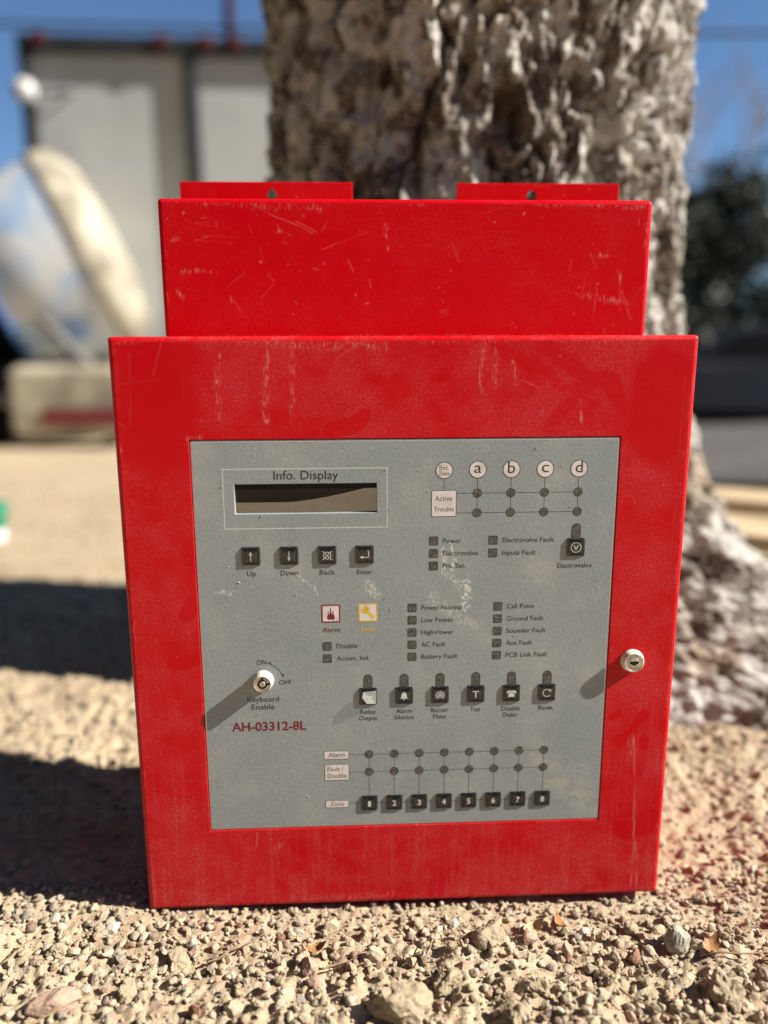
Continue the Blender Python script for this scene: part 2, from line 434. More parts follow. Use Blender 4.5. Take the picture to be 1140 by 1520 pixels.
# ------------------------------------------------------------------ gravel
def ico(level):
    p = (1 + 5 ** .5) / 2
    v = [(-1, p, 0), (1, p, 0), (-1, -p, 0), (1, -p, 0), (0, -1, p), (0, 1, p), (0, -1, -p), (0, 1, -p), (p, 0, -1), (p, 0, 1), (-p, 0, -1), (-p, 0, 1)]
    f = [(0, 11, 5), (0, 5, 1), (0, 1, 7), (0, 7, 10), (0, 10, 11), (1, 5, 9), (5, 11, 4), (11, 10, 2), (10, 7, 6), (7, 1, 8),
         (3, 9, 4), (3, 4, 2), (3, 2, 6), (3, 6, 8), (3, 8, 9), (4, 9, 5), (2, 4, 11), (6, 2, 10), (8, 6, 7), (9, 8, 1)]
    v = [Vector(q).normalized() for q in v]
    for _ in range(level):
        cache = {}; nf = []
        def mid(a, b):
            k = (min(a, b), max(a, b))
            if k not in cache: v.append((v[a] + v[b]).normalized()); cache[k] = len(v) - 1
            return cache[k]
        for a, b, c in f:
            x, y, z = mid(a, b), mid(b, c), mid(c, a); nf += [(a, x, z), (b, y, x), (c, z, y), (x, y, z)]
        f = nf
    return np.array([tuple(q) for q in v]), np.array(f)
ICO = [ico(0), ico(1), ico(2), ico(3)]
def rand_rot(n):
    q = rng.normal(size=(n, 4)); q /= np.linalg.norm(q, axis=1)[:, None]; w, x, y, z = q.T
    return np.stack([np.stack([1 - 2 * (y * y + z * z), 2 * (x * y - z * w), 2 * (x * z + y * w)], -1),
                     np.stack([2 * (x * y + z * w), 1 - 2 * (x * x + z * z), 2 * (y * z - x * w)], -1),
                     np.stack([2 * (x * z - y * w), 2 * (y * z + x * w), 1 - 2 * (x * x + y * y)], -1)], 1)
def stones(px, py, r, level, sink=.3):
    v0, f0 = ICO[level]; n = len(px); k = len(v0)
    # angular: clip the ball by random planes
    d = np.ones((n, k)) * 1.0
    for _ in range(7):
        nn = rng.normal(size=(n, 3)); nn /= np.linalg.norm(nn, axis=1)[:, None]
        h = rng.uniform(.42, .90, (n, 1)); c = nn @ v0.T
        d = np.where(c > 1e-3, np.minimum(d, h / np.maximum(c, 1e-3)), d)
    d = d * (1 + rng.normal(0, .05, (n, k)))
    p = v0[None] * d[..., None]
    p = p * rng.uniform(.6, 1.25, (n, 1, 3))
    p = np.einsum('nij,nkj->nki', rand_rot(n), p) * r[:, None, None]
    p[..., 2] *= .8
    p += np.stack([px, py, gz(px, py) + r * (.8 - sink) * .75], -1)[:, None]
    f = (f0[None] + (np.arange(n) * k)[:, None, None]).reshape(-1, 3)
    return p.reshape(-1, 3), f
def stone_mat(name, flat=None):
    t = NT(name, .85, .2)
    if flat is None:
        g = t.n('NewGeometry').outputs['Random Per Island']
        col = t.ramp(g, [(0, (.36, .285, .19)), (.18, (.44, .36, .25)), (.36, (.33, .255, .165)), (.54, (.48, .41, .31)), (.66, (.41, .265, .19)),
                         (.74, (.34, .275, .19)), (.86, (.25, .225, .19)), (.93, (.17, .085, .055)), (1, (.50, .44, .36))])
    else: col = flat
    dust = t.rng(t.noise(330, 4, .6), .40, .65)
    col = t.mix(t.ma('MULTIPLY', dust, .45), col, (.36, .29, .195))
    col = t.mix(t.ma('MULTIPLY', t.rng(t.noise(700, 3), .60, .72), .5), col, (.17, .13, .095))
    return t.out(col, None, t.bump(t.noise(650, 4, .65), .55, .0012))
M_stone = stone_mat('mixed_gravel_stone')
def field(n, x0, x1, y0, y1, r0, r1, lv, pw=3.0, sink=.3):
    px = rng.uniform(x0, x1, n); py = rng.uniform(y0, y1, n)
    ok = ~((np.abs(px) < .176) & (py > .004) & (py < .131))
    px, py = px[ok], py[ok]; n = len(px)
    r = r0 + (r1 - r0) * rng.random(n) ** pw
    under = (np.abs(px) < .19) & (py > -.012) & (py < .14)
    r = np.where(under, np.minimum(r, .0028), r)
    return stones(px, py, r, lv, sink)
parts = [field(13000, -.36, .36, -.16, .035, .0005, .0040, 1, 3.6, .05),
         field(6000, -.80, -.175, .03, 1.0, .0010, .0055, 0, 3.5), field(6000, .175, .62, .03, .8, .0010, .0060, 0, 3.5),
         field(6000, -1.6, 1.6, .6, 2.6, .0015, .0085, 0, 2.5), field(2500, -1.2, 1.2, -1.6, -.16, .002, .008, 0, 2.5)]
off = 0; V = []; F = []
for v, f in parts: V.append(v); F.append(f + off); off += len(v)
gravel = link('gravel', np_mesh('gravel', np.concatenate(V), np.concatenate(F), False), M_stone)
tag(gravel, 'loose beige and pink gravel strewn over the sandy ground', 'gravel', kind='stuff')

# ------------------------------------------------------------------ the red cabinet
CAB = empty('alarm_control_panel')
tag(CAB, 'dusty red metal fire alarm control cabinet with grey keypad faceplate standing on gravel', 'control panel')
HD = .3902                          # door height
PX0, PX1, PZ1, PZ0 = -.1342, .1337, .3276, .0609
# finely gridded front sheets that carry the scratches, runs and wiped marks of the real paint
def seg_mask(x, z, lst, warp, soft):
    wx = x + warp * fbm(x * 60, z * 60, 3.3, 3); wz = z + warp * fbm(x * 60, z * 60, 8.8, 3)
    acc = np.zeros_like(x)
    for (a, b, r, st) in lst:
        dx, dz = b[0] - a[0], b[1] - a[1]; L2 = max(dx * dx + dz * dz, 1e-10)
        t_ = np.clip(((wx - a[0]) * dx + (wz - a[1]) * dz) / L2, 0, 1)
        dd = np.hypot(wx - a[0] - t_ * dx, wz - a[1] - t_ * dz)
        acc = np.maximum(acc, st * np.clip((r - dd) / (r * soft), 0, 1))
    return acc
def front_sheet(x0, x1, z0, z1, y, step, marks, clean, hole=None, nscr=60, seed=1):
    def ax(a, b, cuts):
        pts = [a] + [c for c in cuts] + [b]; o = []
        for p_, q_ in zip(pts, pts[1:]): o += list(np.linspace(p_, q_, max(1, round((q_ - p_) / step)), endpoint=False))
        return np.array(o + [b])
    hx = (hole[0], hole[1]) if hole else (); hz = (hole[2], hole[3]) if hole else ()
    ax_, az_ = ax(x0, x1, hx), ax(z0, z1, hz)
    X, Z = np.meshgrid(ax_, az_); nx_, nz_ = len(ax_), len(az_)
    r_ = np.random.default_rng(seed); sc_ = []
    for _ in range(nscr):
        cx, cz = r_.uniform(x0, x1), r_.uniform(z0, z1); l = .002 + .022 * r_.random() ** 3; a = r_.uniform(0, PI)
        if r_.random() < .5: a = PI / 2 + r_.normal(0, .35)
        sc_.append(((cx, cz), (cx + l * math.cos(a), cz + l * math.sin(a)), r_.uniform(.0005, .0008), r_.uniform(.06, .38)))
    mk = seg_mask(X, Z, [q for q in marks if q[2] > .00125], .0015, 1.0)
    hair = np.maximum(seg_mask(X, Z, [q for q in marks if q[2] <= .00125], .0009, .9) * .45, seg_mask(X, Z, sc_, .0007, .9)) * np.clip(.75 + .9 * fbm(X * 90, Z * 90, 2.1, 3), .15, 1)
    cl = seg_mask(X, Z, clean, .003, .3)
    # worn paint along the outer edges
    edge = np.minimum(np.minimum(X - x0, x1 - X), np.minimum(Z - z0, z1 - Z))
    mk = np.maximum(mk, .55 * np.clip(1 - edge / .0025, 0, 1) * np.clip(.2 + 1.2 * fbm(X * 40, Z * 40, 5.5, 3), 0, 1))
    ii = (np.arange(nz_ - 1)[:, None] * nx_ + np.arange(nx_ - 1)[None])
    keep = np.ones(ii.shape, bool)
    if hole:
        mx, mz = (ax_[1:] + ax_[:-1]) / 2, (az_[1:] + az_[:-1]) / 2
        keep = ~(((mx > hole[0]) & (mx < hole[1]))[None] & ((mz > hole[2]) & (mz < hole[3]))[:, None])
    q = ii[keep].ravel()
    f = np.stack([q, q + 1, q + 1 + nx_, q + nx_], 1)
    v = np.stack([X, np.full_like(X, y), Z], -1).reshape(-1, 3); at = np.stack([mk, cl, hair], -1).reshape(-1, 3)
    used = np.unique(f); remap = np.zeros(len(v), int); remap[used] = np.arange(len(used))
    me = np_mesh('sheet', v[used], remap[f], False)
    a_ = me.attributes.new('wear', 'FLOAT_VECTOR', 'POINT'); a_.data.foreach_set('vector', at[used].astype(np.float32).ravel())
    return me
def join_meshes(me_a, me_b, name):
    import bmesh
    bm = bmesh.new(); bm.from_mesh(me_a); bm.from_mesh(me_b); o = bpy.data.meshes.new(name); bm.to_mesh(o); bm.free(); return o
# door: frame with a cut-out and folded edges
d = MB(); n = 4
L = [rrect(PX0 - .0006, PX1 + .0006, PZ0 - .0006, PZ1 + .0006, .0006, .0032, n), rrect(PX0 - .0006, PX1 + .0006, PZ0 - .0006, PZ1 + .0006, .0006, .0003, n),
     rrect(PX0 - .0009, PX1 + .0009, PZ0 - .0009, PZ1 + .0009, .00002, 0, n)]
d.loops(L)
R_ = .0032
fold = [rrect(-.18 + R_ * (1 - math.sin(a)), .18 - R_ * (1 - math.sin(a)), R_ * (1 - math.sin(a)), HD - R_ * (1 - math.sin(a)), .00002 + .0018 * math.sin(a), R_ * (1 - math.cos(a)), n)
        for a in [PI / 2 * k / 5 for k in range(6)]]
d.loops(fold, smooth=True)
d.loops([fold[-1], rrect(-.18, .18, 0, HD, .0018, .020, n), rrect(-.1788, .1788, .0012, HD - .0012, .001, .020, n), rrect(-.1788, .1788, .0012, HD - .0012, .001, .006, n)])
sheet = front_sheet(-.18 + R_, .18 - R_, R_, HD - R_, 0, .0006, MARKS, CLEAN, (PX0 - .0009, PX1 + .0009, PZ0 - .0009, PZ1 + .0009), 90, 4)
door = link('door', join_meshes(sheet, d.mesh('fold'), 'door'), M_door, CAB)
b = MB(); b.box(-.1775, .1775, .0215, .118, .002, HD - .0015, .0015)
b.build('enclosure', M_red, CAB)
b = MB(); b.box(-.1784, .1784, .0065, .0085, .003, HD - .003)
b.build('door_liner', M_black, door)
# upper housing
UX0, UX1, UZ1 = -.1582, .1665, .4785
u = MB()
uf = [rrect(UX0 + .003 * (1 - math.sin(a)), UX1 - .003 * (1 - math.sin(a)), HD + .0005, UZ1 - .003 * (1 - math.sin(a)), .00002 + .0025 * math.sin(a), .055 + .003 * (1 - math.cos(a)), 4) for a in [PI / 2 * k / 4 for k in range(5)]]
u.loops(uf, smooth=True); u.loops([uf[-1], rrect(UX0, UX1, HD + .0005, UZ1, .00252, .130, 4)], cap1=True)
sheet = front_sheet(UX0 + .003, UX1 - .003, HD + .0005, UZ1 - .003, .055, .0006, MARKS_UP, [], None, 70, 9)
up = link('upper_housing', join_meshes(sheet, u.mesh('fold'), 'upper_housing'), M_red, CAB)
for bx0, bx1, hx in ((-.1583, -.0318, -.0912), (.0458, .1682, .1022)):
    # mounting ear with a keyhole: outline loop bridged to the hole loop
    m = MB(); N = 40; z0, z1 = UZ1 - .012, .5037; hz = .4945
    def outline(y, ins=0.0):
        l = []
        for k in range(N):
            a = 2 * PI * k / N; c, s_ = math.cos(a), math.sin(a)
            tx = ((bx1 - ins - hx) / c) if c > 1e-6 else ((bx0 + ins - hx) / c if c < -1e-6 else 9)
            tz = ((z1 - ins - hz) / s_) if s_ > 1e-6 else ((z0 - hz) / s_ if s_ < -1e-6 else 9)
            t_ = min(tx, tz); l.append((hx + c * t_, y, hz + s_ * t_))
        # snap nearest samples to the corners
        for qx, qz, cut in ((bx0 + ins, z1 - ins, .0022), (bx1 - ins, z1 - ins, .0022), (bx0 + ins, z0, 0), (bx1 - ins, z0, 0)):
            j = min(range(N), key=lambda k: (math.atan2(l[k][2] - hz, l[k][0] - hx) - math.atan2(qz - hz, qx - hx)) ** 2)
            l[j] = (qx, y, qz)
        return l
    def hole(y, r=.0038):
        return [(hx + r * math.cos(2 * PI * k / N) * (.62 if math.sin(2 * PI * k / N) > .75 else 1), y, hz + r * math.sin(2 * PI * k / N) * (1.25 if math.sin(2 * PI * k / N) > .6 else 1)) for k in range(N)]
    ls = [hole(.1325), outline(.1325, .0004), outline(.1315), outline(.1305), outline(.1300, .0004), hole(.1300)]
    m.loops(ls + [ls[0]])
    m.build('mounting_bracket', M_red, up)

# faceplate with the display window cut out
PL = .0003                          # recess of the plate's front surface
LX0, LX1, LZ1, LZ0 = PX0 + .0258, PX0 + .1147, PZ1 - .0274, PZ1 - .0463
p = MB(); n = 4
p.loops([rrect(LX0, LX1, LZ0, LZ1, .0004, PL + .0045, n), rrect(LX0, LX1, LZ0, LZ1, .0004, PL + .0003, n), rrect(LX0 - .0003, LX1 + .0003, LZ0 - .0003, LZ1 + .0003, .0006, PL, n)])
p.loops([rrect(LX0 - .0003, LX1 + .0003, LZ0 - .0003, LZ1 + .0003, .0006, PL, n), rrect(PX0 + .0009, PX1 - .0009, PZ0 + .0009, PZ1 - .0009, .0006, PL, n)])
face = p.build('faceplate', M_plate, CAB)
p = MB(); p.loops([rrect(PX0 + .0009, PX1 - .0009, PZ0 + .0009, PZ1 - .0009, .0006, PL, n), rrect(PX0, PX1, PZ0, PZ1, .0009, PL + .0003, n), rrect(PX0, PX1, PZ0, PZ1, .0009, PL + .0019, n)])
p.build('plate_edge', M_plate_edge, face)
gx_, gz_ = np.meshgrid(np.linspace(LX0 - .002, LX1 + .002, 40), np.linspace(LZ0 - .002, LZ1 + .002, 16))
sx_ = np.clip((gx_ - LX0) / (LX1 - LX0), 0, 1); sz_ = np.clip((gz_ - LZ0) / (LZ1 - LZ0), 0, 1)
dy_ = .0030 * np.clip(sz_ - .25 - 1.1 * np.clip(sx_ - .35, 0, 1) ** 1.5, 0, 1) ** 1.5 + .00015 * np.sin(sx_ * 9)
q_ = (np.arange(15)[:, None] * 40 + np.arange(39)[None]).ravel()
disp = link('display', np_mesh('display', np.stack([gx_, PL + .0030 + dy_, gz_], -1).reshape(-1, 3), np.stack([q_, q_ + 1, q_ + 41, q_ + 40], 1), True), M_lcd, CAB)
tag(disp, 'dark glossy liquid crystal display window')
p = MB(); p.box(LX0, LX1, PL + .0012, PL + .0026, LZ1 - .0034, LZ1 - .0001); p.build('bezel_shade', M_black, disp)  # black bezel strip, deepened to stand for the shadow below the window's top

# print on the plate -----------------------------------------------------------
def W_(x, y): return (PX0 + x / 1000, PZ1 + y / 1000)            # plate millimetres -> world x, z
_glyph = {}
def glyphs(s_, bold=0.0):
    k = (s_, bold)
    if k not in _glyph:
        c = bpy.data.curves.new('t', 'FONT'); c.body = s_; c.resolution_u = 3; c.offset = bold
        o = bpy.data.objects.new('t', c); COL.objects.link(o)
        dg = bpy.context.evaluated_depsgraph_get()
        me = bpy.data.meshes.new_from_object(o.evaluated_get(dg))
        v = np.array([w.co[:2] for w in me.vertices]); f = [list(q.vertices) for q in me.polygons]
        bpy.data.objects.remove(o); bpy.data.curves.remove(c); bpy.data.meshes.remove(me)
        _glyph[k] = (v, f)
    return _glyph[k]
CAPH = float(glyphs('H')[0][:, 1].max())
PR = PL - .00003                     # print surface
def text(s_, x, y, w, cap, mat, align='C', parent=None, Y=None, name='lettering', bold=0.0):
    """x, y: plate mm of the anchor, y is the baseline; w: width mm; cap: capital height mm"""
    v, f = glyphs(s_, bold); v = v.copy()
    mn, mx = v[:, 0].min(), v[:, 0].max()
    v[:, 0] = (v[:, 0] - mn) * (w / (mx - mn)) - (w / 2 if align == 'C' else 0)
    v[:, 1] *= 1.08 * cap / CAPH
    X0, Z0 = W_(x, y)
    yy = PR - .00003 if Y is None else Y
    me = bpy.data.meshes.new(name); me.from_pydata([(X0 + a / 1000, yy, Z0 + b_ / 1000) for a, b_ in v], [], f); me.update()
    return link(name, me, mat, parent or face)
def poly(name, pts, mat, Y=None, parent=None, th=.0):
    m = MB(); yy = PR if Y is None else Y
    m.add([(W_(a, b_)[0], yy, W_(a, b_)[1]) for a, b_ in pts], [tuple(range(len(pts)))])
    me = bpy.data.meshes.new(name); me.from_pydata(m.v, [], m.f); me.update()
    return link(name, me, mat, parent or face)
def line(x0, y0, x1, y1, w=.32, mat=None, name='printed_line', Y=None, parent=None):
    dx, dy = x1 - x0, y1 - y0; l = math.hypot(dx, dy); nx_, ny_ = -dy / l * w / 2, dx / l * w / 2
    return poly(name, [(x0 + nx_, y0 + ny_), (x0 - nx_, y0 - ny_), (x1 - nx_, y1 - ny_), (x1 + nx_, y1 + ny_)], mat or M_inkgrey, Y, parent)
def rpts(x0, x1, y0, y1, r, n=3): return [(q[0], q[2]) for q in rrect(x0, x1, y0, y1, r, 0, n)]
def cpts(x, y, r, n=28): return [(x + r * math.cos(2 * PI * k / n), y + r * math.sin(2 * PI * k / n)) for k in range(n)]
def ring(name, outer, inner, mat, parent=None, Y=None):
    m = MB(); yy = PR if Y is None else Y
    m.loops([[(W_(a, b_)[0], yy, W_(a, b_)[1]) for a, b_ in outer], [(W_(a, b_)[0], yy, W_(a, b_)[1]) for a, b_ in inner]])
    return m.build(name, mat, parent or face)
Y2 = PR - .00002; Y3 = PR - .00004

# display frame
ring('printed_frame', rpts(18.6, 121.5, -56.1, -17.6, .3), rpts(19.15, 120.95, -55.55, -18.15, .3), M_line)
text('Info. Display', 70.6, -24.6, 40.2, 5.1, M_ink)
# indicators
def led_round(x, y, r=2.95):
    o = poly('indicator_light', cpts(x, y, r * .86), M_led, Y2)
    ring('rim', cpts(x, y, r), cpts(x, y, r * .86), M_ledrim, o, Y2)
def led_square(x, y, h=2.95):
    o = poly('indicator_light', rpts(x - h + .45, x + h - .45, y - h + .45, y + h - .45, .5), M_led, Y2)
    ring('rim', rpts(x - h, x + h, y - h, y + h, .8), rpts(x - h + .45, x + h - .45, y - h + .45, y + h - .45, .5), M_ledrim, o, Y2)
def led_tab(x, y):
    o = poly('indicator_light', [(x - 2.5, y - 5.4), (x + 2.5, y - 5.4)] + [(x + 2.5 * math.cos(PI * k / 10), y + 1.9 + 2.5 * math.sin(PI * k / 10)) for k in range(11)], M_led, Y2)
    out_ = [(x - 3.0, y - 5.4), (x + 3.0, y - 5.4)] + [(x + 3.0 * math.cos(PI * k / 10), y + 1.9 + 3.0 * math.sin(PI * k / 10)) for k in range(11)]
    in_ = [(x - 2.5, y - 5.4), (x + 2.5, y - 5.4)] + [(x + 2.5 * math.cos(PI * k / 10), y + 1.9 + 2.5 * math.sin(PI * k / 10)) for k in range(11)]
    ring('rim', out_, in_, M_ledrim, o, Y2)
# extinguishing zone matrix
ZX = [178.4, 199.8, 221.3, 242.9]
for y in (-34.6, -47.3): line(165.2, y, 242.9, y)
for x, ch in zip(ZX, 'abcd'):
    line(x, -24.8, x, -47.3)
    for y in (-34.6, -47.3): led_round(x, y)
    c = poly('zone_disc', cpts(x, -19.6, 5.1, 40), M_white, Y2)
    ring('rim', cpts(x, -19.6, 5.6, 40), cpts(x, -19.6, 5.1, 40), M_inkgrey, c, Y2)
    text(ch, x, -22.0 + (0 if ch in 'bd' else .3), 4.6, 6.6, M_ink, parent=c, Y=Y3)
line(157.2, -25.2, 157.2, -32.3)
c = poly('zone_disc', cpts(157.2, -19.9, 5.0, 40), M_white, Y2)
ring('rim', cpts(157.2, -19.9, 5.5, 40), cpts(157.2, -19.9, 5.0, 40), M_inkgrey, c, Y2)
text('Ext.', 157.2, -19.4, 6.0, 2.5, M_ink, parent=c, Y=Y3); text('Zone', 157.2, -23.0, 6.9, 2.3, M_ink, parent=c, Y=Y3)
def plaque(x0, x1, y0, y1, rows, cap, wd=.45):
    o = poly('printed_label', rpts(x0 + wd, x1 - wd, y0 + wd, y1 - wd, .5), M_white, Y2)
    ring('rim', rpts(x0, x1, y0, y1, .9), rpts(x0 + wd, x1 - wd, y0 + wd, y1 - wd, .5), M_inkgrey, o, Y2)
    for s_, x, y, w, al in rows: text(s_, x, y, w, cap, M_inkgrey, al, o, Y3)
plaque(149.2, 165.2, -49.7, -32.5, [('Active', 157.0, -39.3, 11.0, 'C'), ('Trouble', 157.2, -46.2, 12.8, 'C')], 2.9, .4)
for x, y, s_, w in ((150.8, -65.4, 'Power', 11.6), (150.9, -73.6, 'Electrovalve', 22.6), (150.9, -81.9, 'Pre. Ext.', 14.4), (189.2, -65.4, 'Electrovalve Fault', 33.2), (189.2, -73.8, 'Inputs Fault', 21.8),
                    (81.6, -135.3, 'Disable', 13.7), (81.6, -143.8, 'Accum. Ind.', 21.4)):
    led_square(x, y); text(s_, x + 6.2, y - 1.5, w, 2.9, M_inkgrey, 'L')
for x, col in ((137.3, (('Power Normal', 26.6), ('Low Power', 21), ('High Power', 21.4), ('AC Fault', 16.0), ('Battery Fault', 24.0))),
               (193.4, (('Call Point', 18.0), ('Ground Fault', 24.4), ('Sounder Fault', 26.2), ('Aux Fault', 17.4), ('PCB Link Fault', 27.8)))):
    for k, (s_, w) in enumerate(col):
        y = -110.0 - 8.45 * k; led_square(x, y); text(s_, x + 6.1, y - 1.5, w, 2.9, M_inkgrey, 'L')
# alarm / fault icons
def icon(x, y, mat, h=6.1):
    o = poly('warning_icon', rpts(x - h + .9, x + h - .9, y - h + .9, y + h - .9, .3), M_white, Y2)
    ring('rim', rpts(x - h, x + h, y - h, y + h, .7), rpts(x - h + .9, x + h - .9, y - h + .9, y + h - .9, .3), mat, o, Y2)
    return o
o = icon(84.4, -112.9, M_darkred)
for dx, sc_, ln in ((0, 1.0, 8.6), (-1.55, .7, 6.4), (1.55, .72, 6.8)):
    prof = [(0, ln), (.35, ln * .78), (.2, ln * .62), (.95, ln * .45), (1.35, ln * .25), (1.0, ln * .08), (0, 0), (-1.0, ln * .06), (-1.35, ln * .24), (-1.1, ln * .42), (-.45, ln * .6), (-.5, ln * .8)]
    poly('flame_mark', [(84.4 + dx + a * sc_, -117.2 + b_) for a, b_ in prof], M_darkred, Y3 - .000004 * (dx + 2), o)
o = icon(108.5, -112.6, M_yellow)
line(106.9, -110.9, 112.3, -116.2, 2.0, M_yellow, 'wrench_mark', Y3, o)
poly('wrench_mark', [(106.6 + 2.6 * math.cos(math.radians(a)), -110.6 + 2.6 * math.sin(math.radians(a))) for a in range(165, 470, 16)] + [(106.7, -110.6)], M_yellow, Y3 - .00001, o)
text('Alarm', 84.5, -125.6, 11.2, 3.0, M_darkred); text('Fault', 108.5, -125.5, 9.4, 3.0, M_yellow)
# key switch print
text('ON', 38.6, -147.0, 6.3, 2.9, M_inkgrey); text('OFF', 53.7, -161.3, 8.1, 2.9, M_inkgrey)
cx_, cy_, rr_ = 38.0, -160.5, 15.0
arc = [(cx_ + rr_ * math.cos(math.radians(a)), cy_ + rr_ * math.sin(math.radians(a))) for a in range(22, 70, 4)]
m = MB(); ou, inn = [], []
for a in range(22, 70, 4):
    c_, s_ = math.cos(math.radians(a)), math.sin(math.radians(a)); ou.append((cx_ + 15.2 * c_, cy_ + 15.2 * s_)); inn.append((cx_ + 14.85 * c_, cy_ + 14.85 * s_))
poly('arrow_mark', ou + inn[::-1], M_inkgrey, Y2)
poly('arrow_mark', [(42.0, -145.9), (44.6, -146.9), (44.9, -145.4)], M_inkgrey, Y2)
poly('arrow_mark', [(52.6, -156.6), (51.3, -154.1), (52.9, -153.9)], M_inkgrey, Y2)
text('Keyboard', 38.7, -173.2, 20.8, 3.3, M_ink); text('Enable', 38.6, -178.6, 15.2, 3.3, M_ink)
text('AH-03312-8L', 42.0, -193.9, 49.2, 5.6, M_darkred, bold=.02)
# zone matrix
BX = [108.4 + 17.05 * k for k in range(8)]
for y in (-213.2, -226.1): line(94.8, y, BX[-1], y, .3)
line(94.3, -249.6, BX[-1], -249.6, .3)
for x in BX:
    line(x, -213.2, x, -244, .3)
    for y in (-213.2, -226.1): led_round(x, y, 3.0)
plaque(78.0, 94.9, -216.4, -210.1, [('Alarm', 86.6, -214.5, 11.4, 'C')], 2.8, .35)
plaque(78.1, 94.8, -232.0, -219.9, [('Fault /', 80.2, -225.0, 10.6, 'L'), ('Disable', 80.2, -230.0, 12.9, 'L')], 2.8, .35)
plaque(78.3, 94.4, -252.6, -246.9, [('Zone', 86.4, -251.1, 9.4, 'C')], 2.7, .35)

# keys: embossed black caps -------------------------------------------------------
def key_mesh(h):
    m = MB(); n = 2
    def rr(i, y): return rrect(-h + i, h - i, -h + i, h - i, max(.0006, .0009 - i * .2), -y, n)
    # outer wall, bright rim, slope, raised centre
    m.loops([rr(0, 0), rr(0, .00025), rr(.0008, .0008), rr(.0010, .0008), rr(.0015, .0004), rr(.0032, .0011)], cap1=True)
    return m.mesh('button')
KM = key_mesh(.0060); KMS = key_mesh(.0056)
def key(x, y, me=KM):
    X0, Z0 = W_(x, y)
    return link('button', me, M_key, CAB, (X0, PR, Z0))
KT = -.00113                        # symbol surface in front of the key's own origin
def sym_poly(o, pts, name='symbol', yy=KT):
    me = bpy.data.meshes.new(name); me.from_pydata([(a / 1000, yy, b_ / 1000) for a, b_ in pts], [], [tuple(range(len(pts)))]); me.update()
    return link(name, me, M_sym, o)
def sym_text(o, s_, w, cap, bold=.01, dy=0.0):
    v, f = glyphs(s_, bold); v = v.copy(); mn, mx = v[:, 0].min(), v[:, 0].max()
    v[:, 0] = ((v[:, 0] - mn) / (mx - mn) - .5) * w; v[:, 1] = v[:, 1] * cap / CAPH - cap / 2 + dy
    me = bpy.data.meshes.new('symbol'); me.from_pydata([(a / 1000, KT, b_ / 1000) for a, b_ in v], [], f); me.update()
    return link('symbol', me, M_sym, o)
def sym_ring(o, r0, r1, a0=0, a1=360, n=28):
    pts = []; k = max(6, int(n * (a1 - a0) / 360)); m = MB()
    A = [math.radians(a0 + (a1 - a0) * i / k) for i in range(k + 1)]
    v = [(r1 * math.cos(a) / 1000, KT, r1 * math.sin(a) / 1000) for a in A] + [(r0 * math.cos(a) / 1000, KT, r0 * math.sin(a) / 1000) for a in A]
    me = bpy.data.meshes.new('symbol'); me.from_pydata(v, [], [(i, i + 1, k + 2 + i, k + 1 + i) for i in range(k)]); me.update()
    return link('symbol', me, M_sym, o)
def sym_line(o, x0, y0, x1, y1, w=.4):
    l = math.hypot(x1 - x0, y1 - y0); a, b_ = -(y1 - y0) / l * w / 2, (x1 - x0) / l * w / 2
    return sym_poly(o, [(x0 + a, y0 + b_), (x0 - a, y0 - b_), (x1 - a, y1 - b_), (x1 + a, y1 + b_)])
KX = [34.4, 58.6, 82.8, 106.6]
for x, s_, w in zip(KX, ('Up', 'Down', 'Back', 'Enter'), (5.6, 11.2, 9.9, 9.7)):
    k = key(x, -73.7)
    if s_ == 'Up': sym_line(k, 0, -3.2, 0, 1.5, .45); sym_poly(k, [(-1.0, .8), (1.0, .8), (0, 3.4)])
    if s_ == 'Down': sym_line(k, 0, 3.2, 0, -1.5, .45); sym_poly(k, [(1.0, -.8), (-1.0, -.8), (0, -3.4)])
    if s_ == 'Back': sym_ring(k, 2.05, 2.5); sym_line(k, -2.9, -2.9, 2.9, 2.9, .42); sym_line(k, -2.9, 2.9, 2.9, -2.9, .42)
    if s_ == 'Enter': sym_line(k, 2.6, 3.0, 2.6, -1.7, .45); sym_line(k, 2.6, -1.5, -1.0, -1.5, .45); sym_poly(k, [(-.8, -.5), (-.8, -2.5), (-3.2, -1.5)]); sym_line(k, 1.7, 2.9, 2.8, 2.9, .4)
    text(s_, x, -86.6, w, 2.95, M_inkgrey)
led_tab(242.9, -60.0)
k = key(243.0, -70.8); sym_ring(k, 3.0, 3.4); sym_line(k, -1.3, 1.5, 0, -1.7, .5); sym_line(k, 1.3, 1.5, 0, -1.7, .5)
text('Electrovalve', 242.8, -84.5, 22.6, 2.95, M_inkgrey)
rows = [('Relay', 'Output'), ('Alarm', 'Silence'), ('Buzzer', 'Mute'), ('Test', None), ('Disable', 'Dialer'), ('Reset', None)]
wid = [(10.3, 12.2), (10.6, 13.0), (11.6, 8.6), (6.6, 0), (12.6, 10.4), (10.2, 0)]
